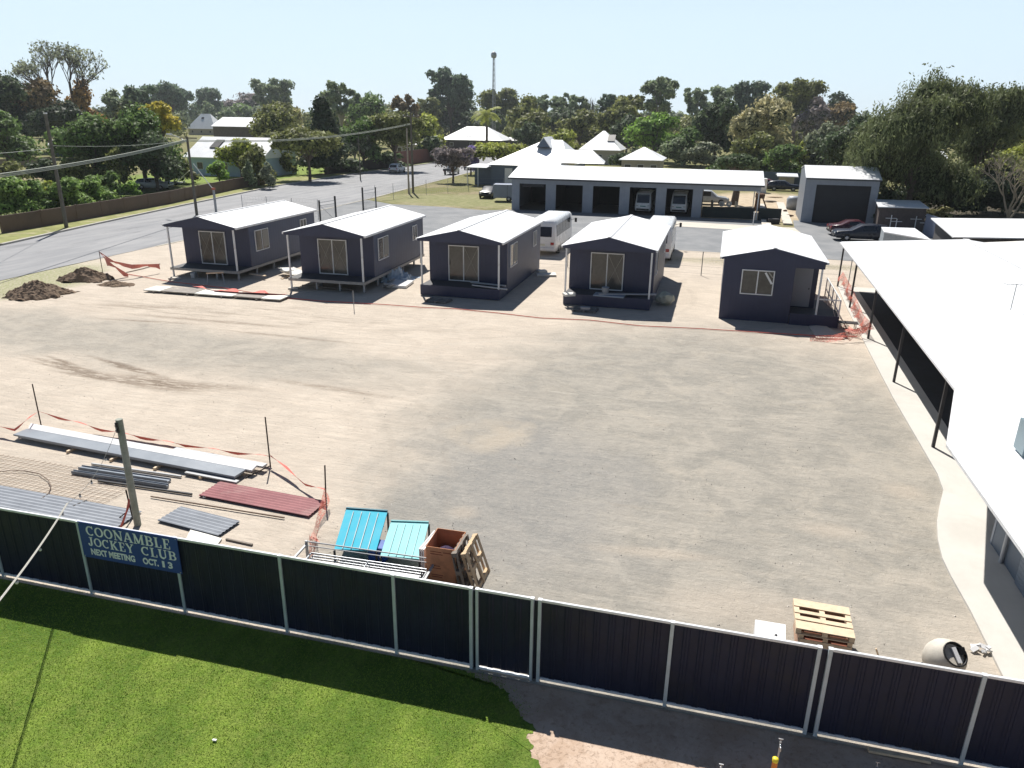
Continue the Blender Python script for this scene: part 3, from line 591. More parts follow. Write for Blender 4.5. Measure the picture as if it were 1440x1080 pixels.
# turquoise ribbed panels
def panel(corners, nrib, mat, edge, label, leg_h):
    P = [Vector(c) for c in corners]   # tl tr br bl
    r = thing('ribbed_panel', label, 'ribbed panel', (0,0,0), 0, 'turquoise ribbed panels')
    c0 = sum(P, Vector())/4; r.location = (c0.x, c0.y, 0); P = [p-Vector((c0.x,c0.y,0)) for p in P]; nn = (P[1]-P[0]).cross(P[3]-P[0]).normalized()
    if nn.z < 0: nn = -nn
    m = MB(); m.add([p for p in P]+[p-nn*.03 for p in P], [(0,1,2,3),(7,6,5,4),(0,4,5,1),(1,5,6,2),(2,6,7,3),(3,7,4,0)])
    m.build('panel_skin', mat, r)
    m = MB()
    for i in range(1, nrib+1):
        a = P[0].lerp(P[1], i/(nrib+1)); b = P[3].lerp(P[2], i/(nrib+1)); m.bar(a+nn*.012-(a-b)*.08, b+nn*.012, .018, .03)
    m.build('rib', edge, r); m = MB(); m.bar(P[0]+nn*.014, P[1]+nn*.014, .05, .035); m.build('edge_channel', edge, r)
    for p in P: MB().box(p.x-.02, p.x+.02, p.y-.02, p.y+.02, 0, max(.02, p.z-.04)).build('support_leg', dark_steel, r)
tq = M('turquoise_paint', (.03,.37,.50), .6, .06, 3, spec=.15); tqd = M('deep_turquoise_edge', (.012,.12,.16), .4, .1, 3); tp = M('pale_turquoise_paint', (.27,.60,.62), .6, .05, 3, spec=.15); tpe = M('pale_turquoise_edge', (.10,.32,.34), .4, .05, 3)
panel([G(487,715,.62),G(545,719,.62),G(529,774,.45),G(470,772,.45)], 4, tq, tqd, 'deeper turquoise ribbed panel, the left one behind the gate frames', .4)
panel([G(550,733,.50),G(603,735,.50),G(590,786,.40),G(535,781,.40)], 4, tp, tpe, 'pale washed-out turquoise ribbed panel, the right one behind the gate frames', .4)
m = MB(); m.box(-7.0,-6.6,13.75,14.15,0,.42); m.build('plastic_tub', M('royal_blue_plastic', (.02,.08,.32), .4, .1, 3), label='royal blue tub showing between the two turquoise panels', cat='tub', bevel=.03)
m = MB(); [m.obox((-5.62+.05*k,14.05,.34),(.03,.85,.66), rz=-.06, rx=0) for k in range(3)]; m.build('leaning_boards', M('bright_white_sheet', (.74,.74,.74)), label='white edged boards standing between the pale turquoise panel and the carton', cat='boards')

# tall open carton
bx = thing('carton', 'tall open brown cardboard carton between the gate frames and the leaning pallets', 'cardboard box', (-5.03,13.72,0), .02)
w, d_, h = .34, .40, .98; m = MB(); t = .012
m.box(-w,w,-d_,-d_+t,0,h); m.box(-w,w,d_-t,d_,0,h); m.box(-w,-w+t,-d_+t,d_-t,0,h); m.box(w-t,w,-d_+t,d_-t,0,h); m.box(-w+t,w-t,-d_+t,d_-t,.02,.04); m.build('carton_wall', card, bx)
m = MB(); m.lathe([(.01,.04),(.20,.08),(.27,.22),(.24,.40),(.12,.50),(.01,.53)], 9, (-.02,.02,.22)); m.build('dark_bundle', M('dark_purple_cloth', (.035,.02,.06), .9, .4, 6, bump=.6), bx)
pr = M('carton_print', (.22,.07,.04), .9, .1, 10); m = MB()
for (x0,x1,z) in ((-.24,.02,.86),(.06,.26,.86),(-.24,.05,.80),(-.25,-.02,.50),(-.25,.0,.44),(-.22,.02,.22),(-.22,.05,.27)): m.box(x0,x1,-d_-.003,-d_-.0005,z,z+.022)
m.build('printed_lines', pr, bx)
# pallets
def pallet_parts(r, L=1.1, W=1.0, T=.13, deck=5, mat=timber, bot=3, tag_='deck_board'):
    for i in range(deck):
        y = -W/2+(W-.1)*i/(deck-1); MB().box(-L/2,L/2,y,y+.1,T-.018,T).build(tag_, mat, r, bevel=.003)
    for x in (-L/2,-.05,L/2-.1): MB().box(x,x+.1,-W/2+.002,W/2-.002,.019,T-.019).build('bearer', mat, r, bevel=.003)
    for i in range(bot):
        y = -W/2+(W-.1)*i/(bot-1); MB().box(-L/2,L/2,y,y+.1,0,.018).build('bottom_board', mat, r, bevel=.003)
p1 = thing('pallet', 'weathered pallet leaning upright right beside the tall carton', 'pallet', (-4.52,13.62,.50), 0, 'pallets leaning by the carton'); p1.rotation_euler = (0,R(-101),0); pallet_parts(p1, 1.0, .85, .12, 5, timber_old)
p2 = thing('pallet', 'outermost pale pallet leaning against the weathered one', 'pallet', (-4.28,13.74,.48), 0, 'pallets leaning by the carton'); p2.rotation_euler = (0,R(-108),0); pallet_parts(p2, 1.0, .9, .12, 4, timber)
p1.scale = p2.scale = (1,1,1)
# crate with pallet on top
cr = thing('timber_crate', 'open-topped pale timber crate behind the fence, with dark gaps below its pallet lid', 'crate', (2.96,13.46,0), -.03)
m = MB(); H_ = .54
for s in (-1,1): m.box(s*.47-.012, s*.47+.012, -.44,.44,.04,H_)
m.build('side_panel', M('pink_ply', (.52,.34,.24), .8, .2, 5, bump=.3), cr)
m = MB(); m.box(-.458,.458,.41,.43,.04,H_); m.build('side_panel', M('pink_ply', (.52,.34,.24)), cr)
for x in (-.44,0,.44): m = MB(); m.box(x-.045,x+.045,-.455,-.425,.0,H_+.005); m.build('corner_post', timber_pale, cr, bevel=.004)
for z in (.05,.30): MB().box(-.46,.46,-.475,-.457,z,z+.14).build('front_slat', timber_pale, cr, bevel=.004)
MB().box(-.456,.456,-.42,.40,.04,.30).build('contents', M('rust_brown_lining', (.17,.06,.035), .9, .2, 5), cr)
pt_ = thing('pallet', 'pale pallet lying flat as a lid on the timber crate', 'pallet', (2.93,13.46,.55), -.03); 
for (y0, y1) in ((-.50,-.24),(-.20,-.08),(.02,.12),(.24,.49)): MB().box(-.53,.53,y0,y1,.122,.14).build('deck_board', timber_pale, pt_, bevel=.003)
for x in (-.53,-.05,.43): MB().box(x,x+.1,-.49,.48,.019,.121).build('bearer', timber_pale, pt_, bevel=.003)
for y in (-.5,.40): MB().box(-.53,.53,y,y+.1,0,.018).build('bottom_board', timber_pale, pt_, bevel=.003)
m = MB(); m.obox((2.95,12.86,.12),(.75,.10,.06),rz=-.22); m.build('loose_board', timber_pale, label='loose pale board lying at the front foot of the crate', cat='board', bevel=.004)
m = MB(); m.obox((3.25,12.75,.05),(.45,.22,.05),rz=-.05); m.build('white_board', ply, label='white board scrap lying on the ground at the right foot of the crate', cat='board')
wb = MB(); wb.slab([G(1062,871,.42),G(1105,878,.42),G(1105,905,.42),G(1061,900,.42)], .40); wb.build('white_carton', M('bright_white_sheet', (.74,.74,.74)), label='plain white box standing left of the timber crate', cat='box', bevel=.006)
m = MB(); m.lathe([(.03,0),(.035,.1),(.02,.42)],8,(2.02,13.0,0)); m.tube((2.02,13,.4),(2.06,13,.44),.02,6); m.build('tap_post', dark_steel, label='tiny dark tap post between the white box and the crate', cat='tap')
m = MB(); m.tube(G(1236,925,.05),G(1232,912,.30),.018,6); m.build('timber_peg', timber_pale, label='small pale survey peg behind the right fence run', cat='peg')
# mixer drum
Md = Matrix.Rotation(R(26),3,'Z')@Matrix.Rotation(R(38),3,'X')
dr = thing('mixer_drum', 'pale rounded mixer drum with a dark-rimmed round mouth behind the right fence', 'mixer drum', (5.10,13.2,.40)); dr.scale = (.84,.84,.84)
prof = [(.02,-.42),(.22,-.41),(.34,-.33),(.42,-.14),(.43,.04),(.38,.20),(.29,.33),(.25,.36)]
m = MB(); m.lathe(prof, 28, (0,0,0), Md); m.build('drum_shell', M('cement_dusted_paint', (.56,.52,.45), .8, .12, 4, bump=.3, dirt=((.42,.38,.32), .5)), dr)
m = MB(); m.lathe([(.25,.355),(.275,.36),(.275,.385),(.245,.385),(.235,.35),(.25,.355)], 28, (0,0,0), Md); m.build('mouth_rim', plastic_black, dr)
m = MB(); m.lathe([(.001,.30),(.235,.31)], 24, (0,0,0), Md); m.build('inner_wall', M('cement_dusted_paint', (.50,.46,.39)), dr)
m = MB(); c_ = Md@Vector((.03,-.02,.36)); m.obox(c_, (.10,.34,.03), rz=R(26), rx=R(38)); m.build('blade', M('bright_white_sheet', (.74,.74,.74)), dr)
m = MB(); c_ = Md@Vector((.18,.05,.37)); m.obox(c_, (.12,.16,.1), rz=R(22), rx=R(50)); m.build('motor_block', plastic_black, dr)
m = MB()
for a, b in (((-.35,.25),(-.1,.1)),((.35,.25),(.1,.1)),((-.3,-.35),(-.1,-.1)),((.3,-.35),(.1,-.1))): m.tube((a[0],a[1],-.42),(b[0],b[1],-.1),.02,6)
m.build('stand', dark_steel, dr)
rng = random.Random(5); m = MB(); q0 = Vector(G(1380,913,.06))
for k in range(7): m.obox(q0+Vector((rng.uniform(-.14,.14),rng.uniform(-.08,.08),rng.uniform(0,.06))), (rng.uniform(.08,.16),rng.uniform(.05,.10),.03), rz=rng.uniform(0,3), rx=rng.uniform(-.6,.6), ry=rng.uniform(-.6,.6))
m.build('crumpled_bag', M('bright_white_sheet', (.74,.74,.74)), label='crumpled white rubbish on the edge of the concrete path', cat='rubbish')

# bollard and taps in front of the fence
bo = thing('bollard', 'orange pipe bollard with yellow cap at the bottom edge of the photo', 'bollard', G(1083,1112))
MB().tube((0,0,-.05),(0,0,.62),.042,18).build('pipe', orange_cap, bo); m = MB(); m.lathe([(.046,.60),(.048,.655),(.03,.67),(.001,.672)],18); m.build('cap', yellow_cap, bo)
def tap(px, py, h, label):
    t = thing('water_tap', label, 'tap', G(px,py), 0, 'garden taps'); MB().tube((0,0,-.05),(0,0,h),.016,10).build('riser_pipe', galv, t)
    m = MB(); m.tube((0,0,h-.03),(0,-.09,h-.05),.014,8); m.tube((0,-.09,h-.05),(0,-.10,h-.10),.012,8); m.build('spout', galv, t); m = MB(); m.tube((0,0,h),(0,0,h+.05),.008,6); m.obox((0,0,h+.055),(.07,.015,.012)); m.build('handle', galv, t)
tap(1090,1088,.66,'small galvanised tap standing behind the orange bollard'); tap(1228,1100,.36,'low galvanised tap to the right, in the fence shade')
tap(1012,1092,.2,'lowest galvanised tap stub at the bottom edge left of the orange bollard')
m = MB(); m.obox((G(302,1042)[0],G(302,1042)[1],.02),(.07,.035,.02),rz=.1); m.build('litter', white_paint, label='small pale scrap of litter on the green lawn', cat='litter', loc=None)
# ================================================================ CABINS
def add(o, r): o.parent = r; return o
def gable_roof(r, We, L, ze, rise, over_b=0.0, mat=white_roof_y, thick=.05, name='roof'):
    m = MB(); y0, y1 = 0, L; hw = We/2
    for s in (-1, 1):
        n = 1; a = (s*hw, y0, ze); b = (0, y0, ze+rise); c = (0, y1, ze+rise); d = (s*hw, y1, ze)
        m.slab([a,b,c,d] if s > 0 else [b,a,d,c], thick)
    rf = m.build(name, mat, r)
    m = MB(); m.bar((0,y0-.02,ze+rise+.012),(0,y1+.02,ze+rise+.012),.18,.03); m.build('ridge_cap', white_paint, rf)
    for s in (-1, 1):
        m = MB(); m.box(*sorted((s*hw, s*(hw+.11))), y0+.02, y1-.02, ze-.13, ze-.01); m.build('gutter', white_paint, r, bevel=.01)
        m = MB(); p = [(s*hw, y0-.012, ze-.02),(0, y0-.012, ze+rise-.02),(0,y0-.012,ze+rise-.13),(s*hw,y0-.012,ze-.13)]; m.add(p+[(x,y+.03,z) for x,y,z in p],[(0,1,2,3),(7,6,5,4),(0,4,5,1),(1,5,6,2),(2,6,7,3),(3,7,4,0)]); m.build('barge_board', navy, r)
    return rf
def sliding(r, x0, x1, z0, z1, y, xs=(0,1), nm='sliding_door', bars=False):
    f = .055; m = MB(); m.box(x0,x1,y-.06,y+.02,z1-f,z1); m.box(x0,x1,y-.06,y+.02,z0,z0+f); m.box(x0,x0+f,y-.06,y+.02,z0+f,z1-f); m.box(x1-f,x1,y-.06,y+.02,z0+f,z1-f)
    mid = (x0+x1)/2; m.box(mid-.03,mid+.03,y-.055,y+.015,z0+f,z1-f); d = m.build(nm, alu, r, bevel=.004)
    for k in (0,1):
        a, b = (x0+f, mid-.03) if k == 0 else (mid+.03, x1-f); MB().box(a,b,y-.02,y-.012,z0+f,z1-f).build('pane', glass_dk, d)
        if k in xs:
            m = MB(); m.bar((a+.02,y-.028,z0+.35),(b-.02,y-.028,z1-f-.05),.004,.022); m.bar((a+.02,y-.031,z1-f-.05),(b-.02,y-.031,z0+.35),.004,.022); m.build('tape_cross', tape, d)
    if nm == 'sliding_door': MB().box(x0+f+.02,x0+f+.05,y-.085,y-.06,z0+.95,z0+1.2).build('handle', plastic_black, d)
    return d
def side_window(r, u, y0, y1, z0, z1, open_=True, nm='window'):
    f = .05; m = MB(); a, b = u-.01, u+.05
    m.box(a,b,y0,y1,z1-f,z1); m.box(a,b,y0,y1,z0,z0+f); m.box(a,b,y0,y0+f,z0+f,z1-f); m.box(a,b,y1-f,y1,z0+f,z1-f); mid = (y0+y1)/2; m.box(a,b-.005,mid-.025,mid+.025,z0+f,z1-f)
    w = m.build(nm, alu, r, bevel=.004); MB().box(u+.004,u+.012,y0+f,y1-f,z0+f,z1-f).build('pane', glass_dk, w)
    m = MB(); m.bar((u+.02,mid+.1,z0+.1),(u+.02,y1-.1,z1-.1),.004,.03); m.build('tape_cross', tape, w)
    if open_: MB().box(u+.055,u+.062,mid+.05,y1-f,z0+.2,z1-.08).build('flyscreen', tape, w)
    return w
CW, CL, ZE, RISE, ZD = 5.07, 10.4, 3.33, .57, .62
def cabin(loc, rz, label, raised, xs, skirt=True):
    r = thing('cabin', label, 'cabin', loc, rz, 'navy transportable cabins'); H = 2.42; V = 1.6; zr = lambda u: ZE-.13+(RISE)*(1-abs(u)/(CW/2))
    m = MB()   # front wall with gable
    m.add([(-H,V,ZD),(H,V,ZD),(H,V,zr(H)),(0,V,zr(0)),(-H,V,zr(H)),(-H,V+.09,ZD),(H,V+.09,ZD),(H,V+.09,zr(H)),(0,V+.09,zr(0)),(-H,V+.09,zr(H))],[(0,1,2,3,4),(9,8,7,6,5),(0,5,6,1),(1,6,7,2),(2,7,8,3),(3,8,9,4),(4,9,5,0)])
    m.build('front_wall', navy, r)
    m = MB(); y = CL-.12; m.add([(-H,y,ZD),(H,y,ZD),(H,y,zr(H)),(0,y,zr(0)),(-H,y,zr(H)),(-H,y-.09,ZD),(H,y-.09,ZD),(H,y-.09,zr(H)),(0,y-.09,zr(0)),(-H,y-.09,zr(H))],[(0,1,2,3,4),(9,8,7,6,5),(0,5,6,1),(1,6,7,2),(2,7,8,3),(3,8,9,4),(4,9,5,0)])
    m.build('rear_wall', navy, r)
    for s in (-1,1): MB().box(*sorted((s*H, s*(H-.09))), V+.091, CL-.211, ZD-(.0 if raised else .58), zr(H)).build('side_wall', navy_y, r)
    # front gable over the verandah
    m = MB(); e = .03; m.add([(-CW/2+e,.03,ZE-.16),(CW/2-e,.03,ZE-.16),(CW/2-e,.03,ZE-.06),(0,.03,ZE+RISE-.06),(-CW/2+e,.03,ZE-.06)]+[(-CW/2+e,.10,ZE-.16),(CW/2-e,.10,ZE-.16),(CW/2-e,.10,ZE-.06),(0,.10,ZE+RISE-.06),(-CW/2+e,.10,ZE-.06)],[(0,1,2,3,4),(9,8,7,6,5),(0,5,6,1)])
    m.build('verandah_gable', navy, r)
    MB().box(-H,H,.11,V-.002,ZE-.17,ZE-.13).build('verandah_ceiling', navy, r)
    gable_roof(r, CW, CL, ZE, RISE)
    MB().box(-H+.02,H-.02,.05,V-.002,ZD-.05,ZD).build('deck', M('grey_deck', (.075,.075,.08), .7, .15, 2), r)
    for s in (-1,1): MB().box(s*2.34-.045,s*2.34+.045,.06,.15,ZD if s>0 or not raised else -.02,ZE-.131).build('verandah_post', white_paint, r, bevel=.005)
    sliding(r, -1.2, .70, ZD+.03, 2.78, V-.005, xs)
    side_window(r, H, 2.25, 3.85, 1.5, 2.85); side_window(r, H, 8.1, 9.0, 1.85, 2.85, False)
    if raised:
        m = MB(); m.box(-H,H,.0,.049,ZD-.17,ZD-.01); m.box(H-.0,H+.05,.0,CL-.1,ZD-.17,ZD-.01); m.box(-H-.05,-H,.0,CL-.1,ZD-.17,ZD-.01); m.build('chassis_rail', M('pale_chassis', (.34,.33,.31), .5, .15, 4), r)
        MB().box(-H+.01,H-.01,V,CL-.13,ZD-.16,ZD-.051).build('floor_pan', dark_steel, r)
        for yy in (.25,2.3,4.4,6.5,8.6,10.0):
            for xx in (-2.25,-.75,.75,2.3):
                if yy == .25 and xx == -2.25: continue
                MB().box(xx-.05,xx+.05,yy-.05,yy+.05,-.02,ZD-.171).build('stump', galv_dull, r)
    else:
        m = MB(); m.box(-H,H,.0,.048,.03,ZD+.01); m.build('front_skirt', navy, r)
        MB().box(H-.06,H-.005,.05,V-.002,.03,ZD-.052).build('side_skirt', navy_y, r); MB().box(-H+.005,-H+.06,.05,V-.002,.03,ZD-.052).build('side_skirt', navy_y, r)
    return r
cabin((-30.77,40.40,.0), .015, 'leftmost navy cabin, on open stumps with a white gabled roof', True, (0,1))
cabin((-21.65,39.35,.10), .024, 'second navy cabin from the left, on stumps with white sheets beside it', True, (0,1))
cabin((-13.65,40.30,.0), -.004, 'middle navy cabin, skirted to the ground, with two pipes across its deck', False, (1,))
cabin((-5.15,40.53,.0), -.008, 'fourth navy cabin with a tub and a work plank on its skirted deck', False, (1,))
# fifth cabin: window and white door under a corner verandah, landing with rails on the right
r = thing('cabin', 'rightmost navy cabin with a wide front window, a white door and a railed landing', 'cabin', (3.36,39.84,-.03), -.018, 'navy transportable cabins')
H = 2.40; L5 = 9.75; zr = lambda u: ZE-.13+RISE*(1-abs(u)/(CW/2)); U = 1.10
m = MB(); y = .1
m.add([(-H,y,.03),(U,y,.03),(U,y,zr(U)),(0,y,zr(0)),(-H,y,zr(H)),(-H,y+.09,.03),(U,y+.09,.03),(U,y+.09,zr(U)),(0,y+.09,zr(0)),(-H,y+.09,zr(H))],[(0,1,2,3,4),(9,8,7,6,5),(0,5,6,1),(1,6,7,2),(2,7,8,3),(3,8,9,4),(4,9,5,0)]); m.build('front_wall', navy, r)
m = MB(); m.add([(U,.101,2.95),(H+.1,.101,2.95),(H+.1,.101,zr(H+.1)),(U,.101,zr(U)),(U,.17,2.95),(H+.1,.17,2.95),(H+.1,.17,zr(H+.1)),(U,.17,zr(U))],[(0,1,2,3),(7,6,5,4),(0,4,5,1),(1,5,6,2),(2,6,7,3)]); m.build('verandah_gable', navy, r)
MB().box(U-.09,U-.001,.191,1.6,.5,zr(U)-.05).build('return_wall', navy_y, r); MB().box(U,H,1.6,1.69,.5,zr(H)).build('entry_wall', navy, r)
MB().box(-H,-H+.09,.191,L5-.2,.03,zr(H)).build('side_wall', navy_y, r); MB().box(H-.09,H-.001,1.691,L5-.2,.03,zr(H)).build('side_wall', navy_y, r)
m = MB(); y = L5-.19; m.add([(-H,y,.03),(H,y,.03),(H,y,zr(H)),(0,y,zr(0)),(-H,y,zr(H)),(-H,y+.09,.03),(H,y+.09,.03),(H,y+.09,zr(H)),(0,y+.09,zr(0)),(-H,y+.09,zr(H))],[(0,1,2,3,4),(9,8,7,6,5),(0,5,6,1),(1,6,7,2),(2,7,8,3),(3,8,9,4),(4,9,5,0)]); m.build('rear_wall', navy, r)
gable_roof(r, CW, L5, ZE, RISE)
sliding(r, -1.48, .14, 1.44, 2.73, .098, (), 'window')
MB().bar((-.32,.068,2.62),(.05,.068,2.05),.004,.10).build('tape_strip', white_paint, r); MB().bar((-.16,.066,2.64),(.06,.066,2.38),.004,.06).build('tape_strip', tape, r)
MB().box(1.22,2.14,1.55,1.598,.66,2.76).build('entry_door', M('pale_grey_door', (.30,.31,.34), .5, .04, 2), r, bevel=.004)
MB().box(2.0,2.05,1.52,1.55,1.6,1.68).build('door_handle', plastic_black, r)
MB().box(U,3.5,-.02,1.55,ZD-.09,ZD).build('landing', M('grey_deck', (.16,.16,.165)), r); MB().box(U+.01,3.49,-.06,-.021,.02,ZD-.0).build('landing_skirt', navy, r)
MB().box(2.33,2.42,.02,.11,ZD,2.95).build('verandah_post', white_paint, r, bevel=.005)
m = MB()
for (x,y) in ((3.45,.0),(3.45,1.5),(3.45,3.0),(3.45,4.5),(3.45,6.0)): m.box(x-.03,x+.03,y-.03,y+.03,.02,1.48)
m.box(2.43,3.48,-.02,.03,1.42,1.48); m.box(3.43,3.48,.04,6.0,1.42,1.47); m.box(3.435,3.475,.04,6.0,.80,.84)
for k in range(12): m.box(3.448,3.462,.5*k+.3,.5*k+.318,.62 if k < 3 else .3,1.42)
m.build('handrail', white_paint, r)
m = MB(); m.add([(2.45,1.56,.60),(3.4,1.56,.60),(3.4,6.3,.05),(2.45,6.3,.05),(2.45,1.56,.0),(3.4,1.56,.0),(3.4,6.3,-.02),(2.45,6.3,-.02)],[(0,1,2,3),(7,6,5,4),(0,4,5,1),(1,5,6,2),(2,6,7,3),(3,7,4,0)]); m.build('ramp', M('grey_deck', (.16,.16,.165)), r)

# things around the cabins
def sawhorse(px, py, rz, label):
    t = thing('sawhorse', label, 'sawhorse', G(px,py), rz); MB().box(-.5,.5,-.04,.04,.68,.76).build('top_beam', timber_pale, t)
    for s in (-1,1):
        for q in (-1,1): MB().bar((s*.42,q*.03,.70),(s*.5,q*.26,0),.035,.035).build('leg', galv_dull, t)
    return t
sawhorse(304,400,.6,'small pale sawhorse standing in the shade in front of the leftmost cabin')
m = MB(); m.lathe([(.0,0),(.13,.01),(.16,.33),(.165,.34)],14,G(272,391)); m.build('paint_bucket', white_paint, label='white bucket under the front deck of the leftmost cabin', cat='bucket', group='buckets by the cabins')
m = MB(); m.obox(Vector(G(246,391,.06)), (.7,.4,.08), rz=.3); m.build('concrete_block', concrete, label='pale block at the foot of the left post of the leftmost cabin', cat='block')
m = MB(); m.obox(Vector(G(413,405,.06)), (.6,.4,.08), rz=.3); m.build('concrete_block', concrete, label='pale block at the foot of the left post of the second cabin', cat='block')
m = MB(); m.lathe([(.0,0),(.13,.01),(.16,.33),(.165,.34)],14,G(451,402)); m.build('paint_bucket', galv_dull, label='dull bucket under the front deck of the second cabin', cat='bucket', group='buckets by the cabins')
m = MB(); m.bar(G(425,401,.1),G(494,407,.1),.08,.06); m.build('timber_batten', timber_old, label='weathered batten in the shade under the second cabin', cat='batten')
m = MB(); m.bar(G(352,385,.25),G(373,388,.25),.2,.05); m.build('timber_batten', timber_pale, label='pale board sticking out from beneath the leftmost cabin', cat='batten')
# flat row of boards in front of cabin 1
a0 = Vector(G(202,411)); a1 = Vector(G(395,425)); dd = (a1-a0).normalized(); sd = Vector((-dd.y,dd.x,0)); Lb = (a1-a0).length
mm = [(0,.13,ply),(.13,.38,M('grey_stained_ply',(.27,.245,.22),.85,.3,3,dirt=((.45,.4,.33),.6))),(.38,.66,ply),(.66,.86,M('grey_stained_ply',(.27,.245,.22))),(.86,1,ply)]
for i, (s, e, mt) in enumerate(mm):
    p = a0+dd*Lb*s; q = a0+dd*Lb*(e-.004); m = MB(); zz = .16; m.slab([(p.x,p.y,zz),(q.x,q.y,zz),(q.x+sd.x*1.15,q.y+sd.y*1.15,zz),(p.x+sd.x*1.15,p.y+sd.y*1.15,zz)], .06)
    lab = ['white board at the far left end of the row of sheets before the leftmost cabin','grey stained sheet second from the left in that row before the leftmost cabin','long white board in the middle of the row before the leftmost cabin','grey stained sheet just right of the middle white board','white board at the right end of the row, nearest the second cabin'][i]
    m.build('building_board', mt, label=lab, cat='board', group='row of boards on the ground', bevel=.008)
for k, f in enumerate((.08,.33,.58,.83)):
    p = a0+dd*Lb*f; m = MB(); m.obox((p.x+sd.x*.5,p.y+sd.y*.5,.05),(.09,1.2,.1),rz=.08); m.build('bearer', timber_old, label=['leftmost timber bearer under the row of boards','second timber bearer from the left under the row of boards','third timber bearer from the left under the row of boards','rightmost timber bearer under the row of boards'][k], cat='bearer', group='bearers under the row of boards')
rb = ribbon([G(300,408,.25),G(340,411,.25),G(372,412,.28),G(400,414,.2)], .7, seed=11, lean=.8); ribbon([G(270,402,.2),G(310,410,.2)], .3, rb, .8, 12); rb.build('barrier_mesh', mesh_solid, label='crumpled orange mesh heaped on the far side of the row of boards', cat='barrier mesh', group='orange barrier mesh', fix=False)
stake(*G(145,386)[:2], 1.55, (0,0), 'thin stake holding orange mesh beside the soil heap')
sx_, sy_ = G(145,386)[:2]; rb = ribbon([(sx_,sy_,1.5),G(160,367,1.15),G(185,372,.85),G(224,371,.6)], .32, seed=13, lean=.2); ribbon([(sx_+.02,sy_,1.4),G(160,373,.85),G(180,385,.22)], .45, rb, .25, 14); rb.build('barrier_mesh', M('orange_mesh_pale', (.66,.22,.18), .7, .2, 12), label='orange mesh sagging from the thin stake by the soil heap', cat='barrier mesh', group='orange barrier mesh', fix=False)
m = MB(); m.path([G(178,383,.03),G(200,378,.03),G(225,371,.03)], .03, 5); m.build('timber_batten', timber_old, label='dark stick on the dirt behind the sagging orange mesh', cat='batten')
stake(*G(498,437)[:2], 1.1, (0,0), 'lone thin stake on the dirt in front of the second cabin', galv_dull)
# orange tape line on the ground along the cabins
ln = [G(178,385,.04),G(240,396,.05),G(310,404,.06),G(395,418,.04),G(450,423,.04),G(540,428,.05),G(592,432,.06),G(640,434,.04),G(700,440,.04),G(760,447,.04),G(830,450,.04),G(900,458,.05),G(985,462,.05),G(1080,468,.05),G(1150,472,.06),G(1205,473,.35)]
m = MB(); m.path([Vector(p) for p in ln], .022, 5); m.build('barrier_line', mesh_solid, label='long red-orange rope of barrier mesh lying along the fronts of the cabins', cat='barrier line')
rb = ribbon([(7.95,37.9,.9),(7.2,37.4,.55),(6.2,37.0,.35),(5.2,36.9,.2)], .55, seed=15, lean=.4); ribbon([(7.95,38,.9),(8.0,40.0,.75),(8.1,42.5,.9),(8.2,44.4,1.0),(8.4,50,1.1)], .75, rb, .1, 16); ribbon([(7.9,37.8,.7),(7.4,38.5,.3),(7.3,40,.2)], .5, rb, .6, 17)
rb.build('barrier_mesh', mesh_m, label='orange mesh strung between the verandah posts beside the rightmost cabin', cat='barrier mesh', group='orange barrier mesh', fix=False)
# debris between cabins 2 and 3
mb_ = lambda px, py, s, rz, z=.1, rx=0, ry=0, m=None: (m or MB()).obox(Vector(G(px,py,z)), s, rz=rz, rx=rx, ry=ry)
mb_(563,399,(1.25,1.7,.16),.1,.10).build('foam_sheet', M('bright_white_sheet', (.74,.74,.74)), label='thick white foam slab on the dirt right of the second cabin', cat='foam slab', bevel=.02)
def crumple(name, c, sx, sy, h, mat, seed, **k):
    m = MB(); n = 26; vs = []
    for j in range(n+1):
        for i in range(n+1):
            u, v = i/n*2-1, j/n*2-1; rr_ = min(1, math.sqrt(u*u+v*v)); q = abs(mnoise.fractal(Vector((u*2.2+seed, v*2.2, 0)), .8, 2, 4))+.25; vs.append((c[0]+u*sx*(1+.2*q), c[1]+v*sy*(1+.25*q), max(.015, h*q*(1-rr_**2)*1.5)))
    m.add(vs, [(j*(n+1)+i, j*(n+1)+i+1, (j+1)*(n+1)+i+1, (j+1)*(n+1)+i) for j in range(n) for i in range(n)]); return m.build(name, mat, fix=False, **k)
from mathutils import noise as mnoise
crumple('plastic_wrap', G(558,393), 1.0, 1.1, .62, M('pale_blue_film', (.44,.53,.62), .4, .12, 3), 3, label='heap of pale blue plastic film against the second cabin', cat='plastic film')
m = MB()
for k in range(8): mb_(546+rng.uniform(-8,6),398+rng.uniform(-4,4),(rng.uniform(.3,.7),rng.uniform(.2,.5),.05),rng.uniform(0,3),rng.uniform(.05,.3),rng.uniform(-.5,.5),rng.uniform(-.5,.5),m)
m.build('scrap_heap', galv_dull, label='small grey scrap heap left of the thick white foam slab', cat='scrap')
m = MB()
for k in range(9): mb_(408+rng.uniform(-10,10),378+rng.uniform(-5,6),(rng.uniform(.4,.9),rng.uniform(.3,.6),.05),rng.uniform(0,3),rng.uniform(.05,.4),rng.uniform(-.5,.5),rng.uniform(-.5,.5),m)
m.build('scrap_heap', ply, label='heap of pale wrapping and offcuts between the first and second cabins', cat='scrap')
m = MB(); m.bar(G(396,392,.04),G(412,386,.04),.12,.03); m.build('timber_batten', timber_pale, label='short pale batten left of the second cabin', cat='batten')
m = MB(); mb_(768,386,(1.3,.8,.12),.3,.08,m=m); mb_(762,383,(.6,.5,.3),.6,.15,m=m); m.build('board_pile', ply, label='small pale board pile behind the right side of the middle cabin', cat='boards')
